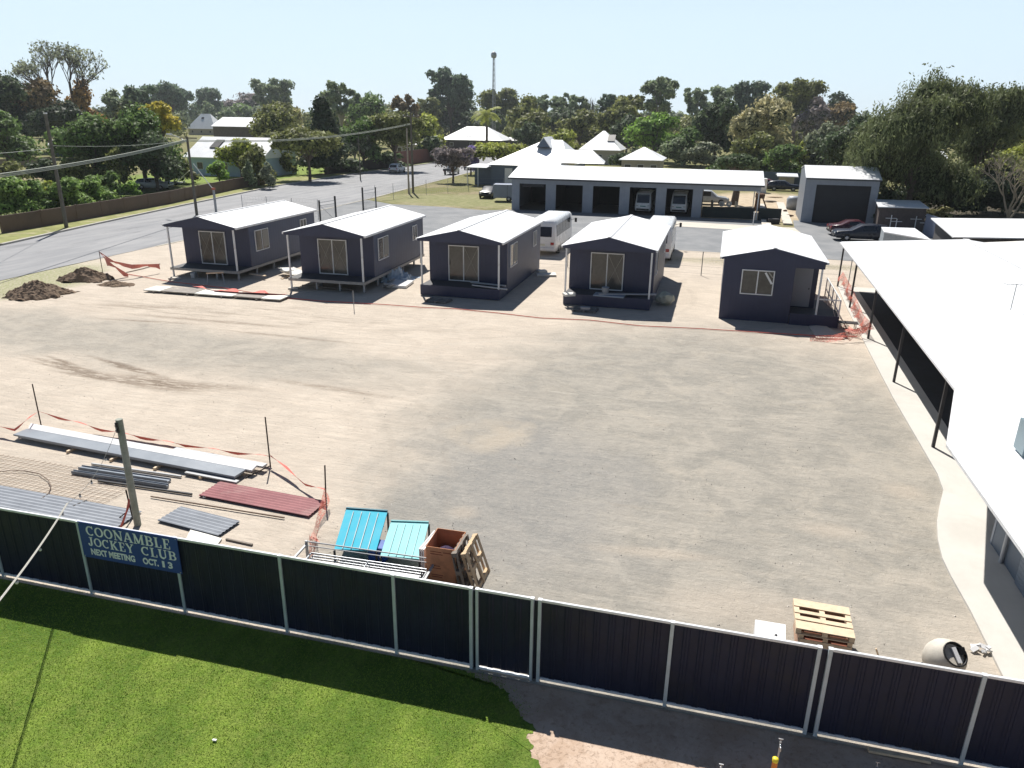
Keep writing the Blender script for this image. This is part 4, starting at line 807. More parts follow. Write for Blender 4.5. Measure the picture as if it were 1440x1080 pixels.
def low_pallet(px, py, rz, label):
    t = thing('pallet', label, 'pallet', G(px,py), rz, 'pallets in the shade before the cabins'); pallet_parts(t, 1.3, .95, .13, 5, M('grey_pallet_wood', (.19,.18,.17), .85, .2, 8)); return t
low_pallet(617,424,-.1,'grey pallet in the shade before the middle cabin'); low_pallet(823,437,-.05,'grey pallet in the shade before the fourth cabin')
m = MB(); m.obox(Vector(G(823,433,.2)),(.5,.35,.12),rz=.2); m.build('box_offcut', galv_dull, label='small grey box on the pallet before the fourth cabin', cat='box')
m = MB(); m.tube(G(662,397,.70),G(711,402,.70),.05,10); m.build('drain_pipe', M('grey_pvc', (.42,.43,.45), .4, .05, 3), label='rear one of two grey pipes laid across the deck of the middle cabin', cat='pipe', group='pipes on the cabin deck')
m = MB(); m.tube(G(664,401,.70),G(713,407,.70),.05,10); m.build('drain_pipe', M('grey_pvc', (.42,.43,.45)), label='front one of two grey pipes laid across the deck of the middle cabin', cat='pipe', group='pipes on the cabin deck')
m = MB(); m.bar(G(842,413,.74),G(923,414,.74),.25,.05); m.build('work_plank', M('grey_pvc', (.42,.43,.45)), label='long grey plank across the deck edge of the fourth cabin', cat='plank')
m = MB(); m.obox(Vector(G(857,415,.66)),(1.7,.75,.07),rz=-.05); m.build('work_board', M('pale_blue_board', (.28,.34,.42), .5, .1, 2), label='pale blue-grey board lying on the deck of the fourth cabin', cat='board')
m = MB(); m.lathe([(.0,0),(.17,.01),(.21,.36),(.22,.37)],14,G(851,413,.72)); m.build('tub', M('grey_tub', (.33,.36,.40), .5, .1, 4), label='grey tub standing on the work plank of the fourth cabin', cat='tub')
m = MB(); m.obox(Vector(G(800,414,.68)),(.6,.5,.12),rz=.5); m.build('bag', ply, label='pale bag on the left end of the deck of the fourth cabin', cat='bag')
from mathutils import noise as mnoise
def boulder(name, c, s, mat, seed, **k):
    bm = bmesh.new(); bmesh.ops.create_icosphere(bm, subdivisions=3, radius=1)
    for v in bm.verts:
        q = 1+.22*mnoise.fractal(v.co*1.6+Vector((seed,0,0)),1,2,4); v.co = Vector((v.co.x*s[0]*q, v.co.y*s[1]*q, v.co.z*s[2]*q))
    me = bpy.data.meshes.new(name); bm.to_mesh(me); bm.free(); me.materials.append(mat); o = bpy.data.objects.new(name, me); COL.objects.link(o); o.location = c; tag(o, **k); return o
c = G(938,428); boulder('sand_bag', (c[0]-.15,c[1]-.1,.36), (.52,.40,.36), M('pale_green_sack', (.42,.43,.36), .9, .25, 4, bump=.4), 4, label='round pale sack slumped at the right front corner of the fourth cabin', cat='sack')
m = MB(); m.slab([G(1138,458,.07),G(1160,457,.07),G(1188,476,.07),G(1148,475,.07)], .06); m.build('step_slab', concrete, label='pale concrete slab on the ground before the rightmost cabin', cat='slab')
tr_ = thing('hand_trolley', 'small black frame trolley standing at the foot of the landing rail', 'trolley', G(1190,462)); 
m = MB(); m.box(-.5,.5,-.25,.25,.3,.34); m.build('tray', plastic_black, tr_); 
for x in (-.4,.4):
    for y in (-.2,.2): MB().tube((x,y,0),(x,y,.3),.02,6).build('leg', galv, tr_)
MB().tube((-.5,0,.3),(-.8,0,1.0),.02,6).build('handle', galv, tr_)

# ================================================================ LONG BUILDING ON THE RIGHT
lb = thing('long_building', 'long low building with a glaring white roof and open verandah along the right edge', 'building', (7.5,30,0))
O_ = Vector((7.5,30,0)); rl = lambda pts: [(x-7.5, y-30, z) for x,y,z in pts]
eave = [(8.17,50.9,2.80),(7.32,22.5,2.80),(6.08,18.35,2.80),(6.11,10.4,2.80)]; ridge = [(14.7,49.4,3.5),(14.2,10.4,3.5)]
def rz_(x, y):   # roof height on the left slope
    return 2.70+(x-7.4)/(7.0)*.8
m = MB(); P = [(8.17,50.9,2.82),(7.32,22.5,2.82),(14.33,22.45,3.5),(14.7,49.5,3.5)]; m.slab(rl(P[::-1]), .05)
P = [(7.32,22.49,2.82),(6.08,18.35,2.72),(6.11,10.4,2.72),(14.2,10.4,3.5),(14.33,22.44,3.5)]; m.slab(rl([P[0],P[1],(14.28,18.33,3.5),P[4]][::-1]), .05); m.slab(rl([P[1],P[2],P[3],(14.28,18.33,3.5)][::-1]), .05)
P = [(14.7,49.5,3.5),(14.2,10.4,3.5),(20.4,10.4,2.75),(20.4,49.5,2.75)]; m.slab(rl(P[::-1]), .05); rf = m.build('roof', ribbed('long_roof_steel', (.80,.81,.82), .76, 1, .38, .5, .03), lb)
m = MB(); m.bar(*[Vector(p) for p in rl([(14.7,49.45,3.52),(14.2,10.4,3.52)])], .3, .03); m.build('ridge_cap', white_paint, rf)
m = MB()
for a, b in zip(eave, eave[1:]):
    a, b = [Vector((p[0]-7.55, p[1]-30, (2.755 if p[1] > 20 else 2.66))) for p in (a, b)]; m.bar(a, b, .09, .07)
m.build('gutter', white_paint, lb)
m = MB(); a, b = [Vector(p) for p in rl([(7.62,22.6,2.66),(8.42,50.8,2.66)])]; m.bar(a, b, .07, .12); m.build('eave_beam', dark_steel, lb)
for (x, y) in ((7.69,24.7),(7.82,31.3),(7.97,37.9),(8.12,44.5),(8.30,50.5)): MB().box(x-.045-7.5,x+.045-7.5,y-.045-30,y+.045-30,.05,2.6).build('verandah_post', M('charcoal_post', (.045,.045,.05), .5, .2, 4), lb)
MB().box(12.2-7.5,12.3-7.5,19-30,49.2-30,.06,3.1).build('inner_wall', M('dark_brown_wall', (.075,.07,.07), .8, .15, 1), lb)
MB().box(7.55-7.5,12.19-7.5,18.6-30,18.7-30,.06,2.58).build('cross_wall', shed_grey, lb)
w = MB(); w.box(7.56-7.5,7.66-7.5,10.6-30,18.59-30,.06,2.55); w.build('front_wall', M('blue_grey_wall', (.12,.15,.19), .6, .1, 2), lb)
d = MB(); d.box(7.52-7.5,7.555-7.5,12.2-30,16.9-30,.07,2.3); gd = d.build('garage_door', ribbed('blue_grey_roller', (.17,.205,.25), .12, 2, .5, .9, .06), lb)
MB().tube((7.50-7.5,17.75-30,.06),(7.50-7.5,17.75-30,2.5),.045,10).build('downpipe', M('grey_pvc', (.42,.43,.45)), lb)
m = MB(); ax, ay, az = G(1425,398,3.42); m.tube((ax-7.5,ay-30,3.3),(ax-7.5,ay-30,4.3),.02,6)
v = G(1437,625,3.1); MB().box(v[0]-.02-7.5,v[0]+.55-7.5,v[1]-.2-30,v[1]+.35-30,2.9,3.62).build('roof_vent', M('teal_grey_metal', (.20,.27,.30), .4, .1, 4), rf)
an = MB(); b0 = G(1422,432,3.35); an.tube((b0[0]-7.5,b0[1]-30,3.25),(b0[0]-7.5+.0,b0[1]-30,4.25),.018,6)
for k in range(6): an.tube((b0[0]-7.5-.35+.14*k,b0[1]-30-.22,4.22),(b0[0]-7.5-.35+.14*k,b0[1]-30+.22,4.22),.008,5)
an.tube((b0[0]-7.5-.5,b0[1]-30,4.22),(b0[0]-7.5+.45,b0[1]-30,4.22),.012,5); an.build('aerial', galv_dull, rf)
# ================================================================ SHEDS AND LOT
SX0, SX1, SY = -22.1, 4.9, 84.2; zt = 3.6
sh = thing('vehicle_shed', 'long grey five-bay vehicle shed with an open carport at its right end', 'shed', (-9,SY,0)); rs = lambda x: x+9
bays = [(-21.2,-18.15),(-17.0,-13.95),(-12.8,-9.85),(-8.75,-5.9),(-4.8,-2.0)]
px_ = [SX0]+[v for b in bays for v in b]+[-1.0]
for i in range(0, len(px_), 2): MB().box(rs(px_[i]),rs(px_[i+1]),0,.22,-.02,2.95).build('pier', shed_grey, sh)
MB().box(rs(SX0),rs(SX1),-.004,.2,2.951,3.52).build('front_beam', shed_grey, sh)
m = MB(); D = 9.2; m.slab([(rs(SX0)-.3,-.55,3.62),(rs(SX1)+.3,-.55,3.62),(rs(SX1)+.3,4.8,4.75),(rs(SX0)-.3,4.8,4.75)], .06); m.slab([(rs(SX0)-.3,4.8,4.75),(rs(SX1)+.3,4.8,4.75),(rs(SX1)+.3,D+.4,3.7),(rs(SX0)-.3,D+.4,3.7)], .06); m.build('roof', ribbed('shed_roof_steel', (.74,.755,.77), .76, 0, .45, .25, .04), sh)
MB().box(rs(SX0)-.3,rs(SX1)+.3,-.66,-.551,3.44,3.60).build('gutter', M('dark_gutter', (.06,.065,.07)), sh)
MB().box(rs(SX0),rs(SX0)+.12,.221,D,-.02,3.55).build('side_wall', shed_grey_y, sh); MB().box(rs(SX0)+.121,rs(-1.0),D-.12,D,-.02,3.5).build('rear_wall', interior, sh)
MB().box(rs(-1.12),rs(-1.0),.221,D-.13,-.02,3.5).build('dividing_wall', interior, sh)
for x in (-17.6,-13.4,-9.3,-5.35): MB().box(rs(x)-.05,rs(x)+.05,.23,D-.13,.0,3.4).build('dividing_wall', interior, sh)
for x in (4.75,): 
    for y in (.1,D-.2): MB().box(rs(x)-.06,rs(x)+.06,y-.06,y+.06,-.02,3.5 if y < 1 else 3.6).build('carport_post', white_paint, sh)
MB().box(rs(-20.9),rs(-18.4),.05,.08,2.6,2.95).build('door_curtain', shed_dark, sh)
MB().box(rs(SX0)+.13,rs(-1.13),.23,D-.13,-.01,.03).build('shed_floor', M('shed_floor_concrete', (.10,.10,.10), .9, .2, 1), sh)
# right shed
r2 = thing('storage_shed', 'tall grey skillion shed with a wide dark opening beside the parked cars', 'shed', (9.3,84.2,0), -.03)
W2 = 6.9; m = MB(); m.box(0,1.0,0,.2,-.02,4.45); m.box(W2-.7,W2,0,.2,-.02,4.45); m.box(1.001,W2-.701,0,.2,3.85,4.45); m.build('front_wall', shed_grey, r2)
MB().box(1.0,W2-.7,.205,.26,-.02,3.84).build('roller_door', shed_dark, r2)
m = MB(); m.add([(-.001,0,-.02),(-.001,8,-.02),(-.001,8,5.0),(-.001,4,5.45),(-.001,0,4.45),(-.1,0,-.02),(-.1,8,-.02),(-.1,8,5.0),(-.1,4,5.45),(-.1,0,4.45)],[(0,1,2,3,4),(9,8,7,6,5),(0,5,6,1),(1,6,7,2),(2,7,8,3),(3,8,9,4),(4,9,5,0)]); m.build('side_wall', shed_grey_y, r2)
m = MB(); m.slab([(-.15,-.15,4.52),(W2+.15,-.15,4.52),(W2+.15,4,5.55),(-.15,4,5.55)], .05); m.slab([(-.15,4,5.55),(W2+.15,4,5.55),(W2+.15,8,5.1),(-.15,8,5.1)], .05); m.build('roof', ribbed('shed_roof_steel', (.62,.64,.67)), r2)
MB().box(-.1,W2+.1,-.27,-.151,4.36,4.49).build('gutter', M('dark_gutter', (.06,.065,.07)), r2)

# ---------------------------------------------------------------- vehicles
def paint(name, col): return M(name, col, .28, .04, .6, spec=.6)
def wheel(r, x, y, rad, w=.2):
    t = MB(); Mx = Matrix.Rotation(R(90),3,'X'); t.lathe([(rad*.62,-w/2),(rad*.97,-w/2),(rad,-w*.3),(rad,w*.3),(rad*.97,w/2),(rad*.62,w/2)], 20, (0,0,0), Mx); o = t.build('wheel', rubber, r, loc=(x,y,rad))
    h = MB(); h.lathe([(.01,-w*.42),(rad*.3,-w*.46),(rad*.62,-w*.4),(rad*.62,w*.4),(rad*.3,w*.46),(.01,w*.42)], 14, (0,0,0), Mx); h.build('rim', chrome, o)
SP = {  # stations along x: (x, z_low, z_belt, z_roof, half_belt, half_roof)
 'suv': ([(-2.28,.45,.80,.82,.80,.75),(-2.2,.30,.98,1.05,.90,.80),(-1.95,.28,1.02,1.58,.92,.72),(-1.0,.28,1.0,1.70,.93,.74),(.1,.28,.98,1.66,.93,.73),(.95,.28,.97,1.02,.92,.80),(1.9,.30,.88,.92,.90,.78),(2.28,.45,.66,.68,.78,.70)], (2,4), 2.65, .35),
 'sedan': ([(-2.4,.45,.78,.80,.78,.72),(-2.3,.28,.95,.99,.88,.76),(-1.5,.26,.98,1.06,.90,.78),(-.9,.26,.97,1.38,.91,.66),(.2,.26,.94,1.43,.91,.67),(1.05,.26,.92,.98,.90,.76),(2.2,.28,.86,.90,.88,.78),(2.42,.40,.72,.74,.80,.72)], (3,4), 2.75, .32),
 'wagon': ([(-2.4,.45,.80,.82,.78,.72),(-2.32,.28,.98,1.02,.89,.78),(-2.0,.26,1.0,1.38,.91,.68),(-.9,.26,.97,1.49,.91,.69),(.2,.26,.94,1.45,.91,.67),(1.05,.26,.92,.98,.90,.76),(2.2,.28,.86,.90,.88,.78),(2.42,.40,.72,.74,.80,.72)], (2,4), 2.75, .32),
 'van': ([(-2.42,.45,1.0,2.05,.88,.76),(-2.35,.30,1.12,2.25,.93,.80),(-1.0,.28,1.14,2.30,.94,.82),(1.0,.28,1.12,2.26,.94,.80),(2.05,.28,1.08,2.14,.93,.78),(2.36,.30,1.02,1.10,.90,.80),(2.42,.45,.80,.85,.80,.72)], (1,4), 2.6, .34),
}
def car(kind, label, loc, rz, mat, group=None, name='parked_car', cat='car', wind=True):
    st_, (g0, g1), wb, wr = SP[kind]; r = thing(name, label, cat, loc, rz, group); rings = []
    for x, zl, zb, zr, hb, hr in st_: rings.append([(x,-hb*.94,zl),(x,-hb,(zl+zb)/2),(x,-hb*.97,zb),(x,-hr,zr-.03),(x,-hr*.85,zr),(x,hr*.85,zr),(x,hr,zr-.03),(x,hb*.97,zb),(x,hb,(zl+zb)/2),(x,hb*.94,zl)])
    b = MB(); b.loft(rings, smooth=True); body = b.build('body', mat, r); 
    def gl(pts, nm='side_window'):
        m = MB(); c = sum((Vector(p) for p in pts), Vector())/4; q = [c+(Vector(p)-c)*.86 for p in pts]; nn = (q[1]-q[0]).cross(q[2]-q[0]).normalized()
        if nn.dot(Vector((c.x*.2,c.y,c.z-.9))) < 0 and abs(nn.y) > .4: nn = -nn
        if abs(nn.y) <= .4 and nn.z < 0: nn = -nn
        m.add([p+nn*.014 for p in q]+[p-nn*.02 for p in q],[(0,1,2,3),(7,6,5,4),(0,4,5,1),(1,5,6,2),(2,6,7,3),(3,7,4,0)]); m.build(nm, glass_car, r)
    for i in range(g0, g1):
        for a in (2, 7):
            bb = (a+1) if a == 2 else a-1; gl([rings[i][a],rings[i+1][a],rings[i+1][bb],rings[i][bb]])
    gl([rings[g1][3],rings[g1][6],rings[g1+1][6],rings[g1+1][3]], 'windscreen')
    if wind: gl([rings[g0][3],rings[g0][6],rings[g0-1][6],rings[g0-1][3]], 'rear_window')
    for sx in (-1,1):
        for sy in (-1,1): wheel(r, sx*wb/2, sy*.84, wr)
    xe = st_[-1][0]; xb = st_[0][0]; zf = st_[-2][2]-.16; zb = st_[1][2]-.15
    for s in (-1,1):
        MB().obox((xe-.06,s*.62,zf),(.14,.26,.13)).build('headlight', clear_lens, r, bevel=.02); MB().obox((xb+.05,s*.68,zb),(.12,.2,.22)).build('tail_light', red_lens, r, bevel=.02)
    MB().obox((xe-.0,0,.46),(.1,1.4,.16)).build('front_bumper', plastic_black, r, bevel=.03); MB().obox((xb+.02,0,.46),(.12,1.5,.18)).build('rear_bumper', plastic_black, r, bevel=.03)
    MB().obox((xb-.05,0,.62),(.01,.40,.12)).build('number_plate', plate, r)
    return r
def bus(label, loc, rz):
    r = thing('minibus', label, 'minibus', loc, rz, 'white minibuses parked behind the cabins'); L = 3.5; wp = paint('bus_white', (.72,.73,.74)); rings = []
    for x, zl, hb, zt in ((-L,.55,.98,2.45),(-L+.12,.35,1.04,2.66),(-L+1,.32,1.05,2.72),(L-1,.32,1.05,2.72),(L-.25,.34,1.04,2.62),(L,.45,.98,1.5)):
        rings.append([(x,-hb*.96,zl),(x,-hb,zl+.4),(x,-hb*.99,1.4 if x<L else 1.2),(x,-hb*.93,zt-.18),(x,-hb*.78,zt),(x,hb*.78,zt),(x,hb*.93,zt-.18),(x,hb*.99,1.4 if x<L else 1.2),(x,hb,zl+.4),(x,hb*.96,zl)])
    m = MB(); m.loft(rings, smooth=True); m.build('body', wp, r)
    for s in (-1,1):
        for k in range(5):
            x0 = -L+.45+k*1.15; m = MB(); y0, y1 = s*1.052, s*.995; m.add([(x0,y0,1.45),(x0+1.02,y0,1.45),(x0+1.02,y1+s*.012,2.3),(x0,y1+s*.012,2.3),(x0,y0-s*.04,1.45),(x0+1.02,y0-s*.04,1.45),(x0+1.02,y1-s*.04,2.3),(x0,y1-s*.04,2.3)],[(0,1,2,3),(7,6,5,4),(0,4,5,1),(1,5,6,2),(2,6,7,3),(3,7,4,0)]); m.build('side_window', glass_car, r)
        m = MB(); m.tube((L-.4,s*1.0,2.0),(L-.2,s*1.28,2.05),.02,6); m.obox((L-.15,s*1.33,1.95),(.1,.18,.34)); m.build('mirror', plastic_black, r)
        MB().obox((-L-.01,s*.78,.95),(.05,.26,.2)).build('tail_light', red_lens, r)
    MB().box(-L-.02,-L+.01,-.72,.72,1.45,2.2).build('rear_window', glass_car, r); MB().obox((-L-.02,0,.55),(.12,1.9,.2)).build('rear_bumper', wp, r, bevel=.03); MB().obox((-L-.03,0,.85),(.02,.45,.13)).build('number_plate', plate, r)
    MB().box(L-.12,L-.0,-.85,.85,1.35,1.42).build('wiper_panel', plastic_black, r)
    for sx in (-1.9,2.1):
        for sy in (-1,1): wheel(r, sx, sy*.92, .40, .24)
    return r
bus('white minibus parked behind the middle cabin', (-12.15,59.1,0), R(90)); bus('white minibus parked behind the fourth cabin', (-3.55,58.9,0), R(90))
vw = paint('van_white', (.84,.86,.86))
def van_marks(v):
    MB().obox((2.43,0,.80),(.02,.60,.10)).build('grille', M('teal_stripe', (.05,.25,.22)), v)
v1 = car('van', 'white van reversed into the fourth bay of the shed', (-7.35,88.0,.03), R(-90), vw, 'white vans in the shed bays', 'parked_van', 'van'); van_marks(v1)
v2 = car('van', 'white van parked in the fifth bay of the shed, nearest the carport', (-3.45,88.3,.03), R(-90), vw, 'white vans in the shed bays', 'parked_van', 'van'); van_marks(v2)
car('sedan', 'dark red sedan parked beside the dark wagon near the grey storage shed', (13.2,75.6,0), R(6), paint('dark_maroon', (.055,.008,.014)))
car('wagon', 'dark navy wagon parked in front of the dark red sedan', (13.2,72.3,0), R(182), paint('dark_navy_paint', (.014,.018,.032)))
car('suv', 'white station wagon parked on the far side of the street', (-57.3,134.0,.02), R(93), paint('car_white', (.70,.71,.72)))
# utes
def ute(label, loc, rz, mat, cage=True, name='utility_truck'):
    r = thing(name, label, 'ute', loc, rz); st_ = [(-.1,.35,.98,1.0,.88,.80),(.0,.3,1.02,1.62,.90,.70),(.9,.3,1.0,1.66,.90,.70),(1.5,.3,.98,1.05,.90,.80),(2.4,.32,.92,.95,.88,.78),(2.6,.45,.7,.72,.8,.7)]; rings = []
    for x, zl, zb, zr, hb, hr in st_: rings.append([(x,-hb*.94,zl),(x,-hb,(zl+zb)/2),(x,-hb*.97,zb),(x,-hr,zr-.03),(x,-hr*.85,zr),(x,hr*.85,zr),(x,hr,zr-.03),(x,hb*.97,zb),(x,hb,(zl+zb)/2),(x,hb*.94,zl)])
    m = MB(); m.loft(rings, smooth=True); m.build('cab', mat, r)
    for s in (-1,1):
        y0, y1 = s*.885, s*.715; m = MB(); m.add([(.1,y0,1.03),(1.35,y0,1.03),(.95,y1,1.58),(.1,y1,1.58),(.1,y0-s*.04,1.03),(1.35,y0-s*.04,1.03),(.95,y1-s*.04,1.58),(.1,y1-s*.04,1.58)],[(0,1,2,3),(7,6,5,4),(0,4,5,1),(1,5,6,2),(2,6,7,3),(3,7,4,0)]); m.build('side_window', glass_car, r)
    m = MB(); m.add([(1.0,-.62,1.62),(1.0,.62,1.62),(1.47,.72,1.1),(1.47,-.72,1.1),(.97,-.62,1.6),(.97,.62,1.6),(1.44,.72,1.08),(1.44,-.72,1.08)],[(0,1,2,3),(7,6,5,4),(0,4,5,1),(1,5,6,2),(2,6,7,3),(3,7,4,0)]); m.build('windscreen', glass_car, r)
    MB().box(-2.4,-.15,-.92,.92,.72,.80).build('tray', M('dark_gutter', (.06,.065,.07)), r)
    m = MB(); 
    for y in (-.92,.88): m.box(-2.4,-.15,y,y+.04,.8,1.05)
    m.box(-2.4,-2.36,-.88,.88,.8,1.05); m.build('tray_side', M('dark_gutter', (.06,.065,.07)), r)
    if cage:
        m = MB()
        for x in (-2.35,-1.2,-.25):
            for y in (-.88,.88): m.tube((x,y,1.0),(x,y,1.9),.025,6)
            m.tube((x,-.88,1.9),(x,.88,1.9),.025,6)
        for y in (-.88,.88):
            for z in (1.3,1.6,1.9): m.tube((-2.35,y,z),(-.25,y,z),.015,6)
        m.build('stock_cage', galv_dull, r)
    for x in (-1.45,1.75):
        for y in (-.8,.8): wheel(r, x, y, .36)
    for s in (-1,1): MB().obox((2.56,s*.62,.78),(.12,.24,.14)).build('headlight', clear_lens, r); MB().obox((-2.42,s*.75,.68),(.05,.18,.1)).build('tail_light', red_lens, r)
    return r
c = G(626,247); ute('white-cabbed ute with a dark caged tray parked on the near side of the street', (c[0],c[1]+3.5,.02), R(93), paint('car_white', (.70,.71,.72)))
c = G(651,240); car('suv', 'pale four-wheel drive parked just ahead of the caged ute', (c[0]+.3,c[1]+4,.02), R(93), paint('silver_paint', (.42,.44,.46)))
car('suv', 'silver four-wheel drive parked side-on behind the open carport', (-.2,99.0,0), R(2), paint('silver_paint', (.42,.44,.46)))
m_t = thing('boat_trailer', 'small white-wheeled trailer frame parked in the open carport', 'trailer', (1.6,88.6,0), R(10))
m = MB(); m.box(-1.6,1.2,-.7,.7,.5,.56); m.tube((1.0,0,.53),(2.3,0,.53),.04,8); m.build('frame', galv, m_t)
for x in (-.5,.3): 
    m = MB(); m.lathe([(.06,-.1),(.30,-.1),(.32,0),(.30,.1),(.06,.1)],16,(0,0,0),Matrix.Rotation(R(90),3,'X')); m.build('wheel', white_paint, m_t, loc=(x,-.2,1.15))
MB().box(-1.55,-1.5,-.65,.65,.56,1.5).build('end_frame', white_paint, m_t); MB().box(1.1,1.15,-.65,.65,.56,1.4).build('end_frame', white_paint, m_t)
for y in (-.75,.75): wheel(m_t, -.2, y, .3)
# low dark screen in the carport
scr = MB(); scr.box(-.9,4.6,85.0,85.08,.0,1.15); scr.build('mesh_screen', M('dark_green_screen', (.025,.035,.035), .8, .2, 3), label='low dark screen across the front of the open carport', cat='screen')
scr = MB(); scr.box(4.9,7.2,84.0,84.08,.0,1.3); scr.build('mesh_screen', M('dark_green_screen', (.025,.035,.035)), label='dark screen fence right of the carport post', cat='screen')
m = MB(); m.tube((4.3,80.2,0),(4.3,80.2,1.2),.05,8); m.tube((4.3,80.2,1.2),(4.3,80.2,1.3),.08,8); m.build('white_bollard', white_paint, label='short white post on the apron before the open carport', cat='post')
# timber sleepers and odds on the bare patch
def at(px, py, z=0): return Vector(G(px,py,z))
for i, (p, q, w, lab) in enumerate([((1071,287),(1078,317),.9,'left pale concrete wheel strip beside the carport'),((1097,285),(1108,315),.9,'right pale concrete wheel strip beside the grey shed')]):
    m = MB(); a = at(*p,.1); b = at(*q,.1); m.bar(a, b, w, .12); m.build('wheel_strip', concrete, label=lab, cat='concrete strip', group='concrete wheel strips')
m = MB(); m.obox(at(1088,300,.3),(1.4,1.8,.5)); m.build('pale_crate', timber_pale, label='pale crate between the two concrete wheel strips', cat='crate', bevel=.03)
m = MB(); m.obox(at(1087,311,.25),(1.2,.7,.5),rz=.2); m.build('black_crate', plastic_black, label='black low crate in front of the pale crate between the strips', cat='crate', bevel=.05)
rng = random.Random(21); m = MB(); b = at(1064,296)
m.tube(b, b+Vector((0,0,1.5)), .35, 10, .28); m.obox(b+Vector((.2,0,1.7)), (.9,.6,.5), rz=.4, rx=.2); m.tube(b+Vector((.5,0,1.5)), b+Vector((1.2,.1,.0)), .08, 6); m.build('rusty_machine', M('rusty_iron', (.09,.05,.03), .9, .35, 6, bump=.4), label='dark rusty piece of farm machinery beside the carport post', cat='machinery')
for i, (px, py, sz, lab) in enumerate([(1083,283,(1.6,.5,.25),'short rusty timber length lying behind the pale crate'),(1104,297,(.5,.5,.35),'small brown box right of the right concrete strip'),(1110,303,(.9,.4,.2),'low reddish scrap at the corner of the storage shed'),(1090,277,(2.2,.3,.2),'long pale plank across the bare patch'),(1045,303,(1.1,.6,.5),'grey drum-like bundle behind the low dark screen')]):
    boulder('scrap', at(px,py,sz[2]*.5), (sz[0]/2,sz[1]/2,sz[2]/2), [timber_old, M('rusty_iron', (.09,.05,.03)), M('rusty_iron', (.09,.05,.03)), timber_pale, galv_dull][i], i+2, label=lab, cat='scrap')
tk = MB(); tk.lathe([(.01,0),(.8,.02),(.85,1.2),(.6,1.5),(.01,1.55)],18,G(1115,294)); tk.build('water_tank', M('grey_tub', (.33,.36,.40)), label='squat grey tank against the left wall of the grey storage shed', cat='tank')
car('sedan', 'old maroon car body against the back fence right of the carport', tuple(at(1079,265)), R(0), paint('maroon_paint', (.12,.012,.02)), 'old cars by the back fence'); car('wagon', 'old dark car with an arched pale guard against the back fence', tuple(at(1101,268)), R(0), paint('dark_navy_paint', (.014,.018,.032)), 'old cars by the back fence')
m = MB(); m.box(*sorted((at(1062,268).x,at(1075,268).x)), 118,119.5,0,2.0); m.build('white_cabinet', M('bright_white_sheet', (.74,.74,.74)), label='white cabinet at the left end of the back fence', cat='cabinet', bevel=.03)
# back fence right
def plain_fence(p, q, h, mat, label, cap=True, posts=2.4, name='boundary_fence', cat='fence'):
    a = Vector((p[0],p[1],0)); b = Vector((q[0],q[1],0)); L = (b-a).length; r = thing(name, label, cat, tuple(a), math.atan2(b.y-a.y,b.x-a.x))
    MB().box(0,L,-.02,.02,-.05,h).build('fence_panels', mat, r); MB().box(0,L,-.04,.04,h,h+.05).build('top_rail', mat, r); n = max(1,int(L/posts))
    for i in range(n+1): x = L*i/n; MB().box(x-.04,x+.04,-.045,-.021,-.05,h-.002).build('fence_post', mat, r)
    return r
plain_fence(G(1040,258)[:2], G(1128,262)[:2], 2.0, slate, 'blue-grey sheet fence behind the old cars right of the carport')
# box trailer and small car left of the shed
bt = thing('box_trailer', 'blue-grey enclosed box trailer beside the left wall of the vehicle shed', 'trailer', (-25.3,93.0,0), R(8))
MB().box(-1.35,1.35,-.95,.95,.45,2.1).build('box_body', M('trailer_blue_grey', (.20,.23,.31), .45, .08, 1), bt, bevel=.04); MB().box(1.36,2.2,-.05,.05,.45,.52).build('drawbar', galv_dull, bt); MB().box(.4,.43,-.965,-.951,.5,2.05).build('door_seam', dark_steel, bt)
for y in (-.85,.85): wheel(bt, .6, y, .33)
car('sedan', 'small black car nosed in under the lean-to of the blue-grey hall', (-28.6,97.0,0), R(-85), paint('black_paint', (.012,.012,.014)))
# wire fences
wire = M('fence_wire', (.30,.30,.29), .5, .1, 5)
def wire_fence(pts, h, label, n_post, wires=5, mesh=True):
    r = thing('wire_fence', label, 'wire fence', (pts[0][0],pts[0][1],0)); o = Vector((pts[0][0],pts[0][1],0)); P = [Vector((x,y,0))-o for x,y in pts]
    for a, b in zip(P, P[1:]):
        n = max(1, round((b-a).length/n_post)); m = MB()
        for k in range(wires+1): m.tube(a+Vector((0,0,h*(k+.3)/(wires+.4))), b+Vector((0,0,h*(k+.3)/(wires+.4))), .007, 4, caps=False)
        if mesh:
            L = (b-a).length; kk = int(L/.35)
            for i in range(kk): m.tube(a.lerp(b,i/kk)+Vector((0,0,.1)), a.lerp(b,(i+1)/kk)+Vector((0,0,h-.1)), .004, 3, caps=False); m.tube(a.lerp(b,(i+1)/kk)+Vector((0,0,.1)), a.lerp(b,i/kk)+Vector((0,0,h-.1)), .004, 3, caps=False)
        m.build('wires', wire, r)
        for i in range(n+1): q = a.lerp(b,i/n); MB().tube(q-Vector((0,0,.05)), q+Vector((0,0,h)), .03, 6).build('fence_post', galv_dull, r)
    return r
wire_fence([(-37,51.8),(-.2,51.6),(9.1,51.6)], 1.6, 'low wire fence running behind the row of cabins', 9.2, 3, False)
wire_fence([(-40.3,87),(-37.6,97.5),(-33.5,103.5)], 1.9, 'chain-wire fence beside the street left of the timber poles', 3.2)
wire_fence([(-33.5,103.5),(-29,106),(-23,107)], 1.8, 'wire fence along the back of the grass near the jacaranda', 3.5, 3, False)
wire_fence([G(342,300)[:2],G(448,307)[:2]], 1.9, 'chain-wire fence between the leftmost cabin and the first gate leaf', 3.0)
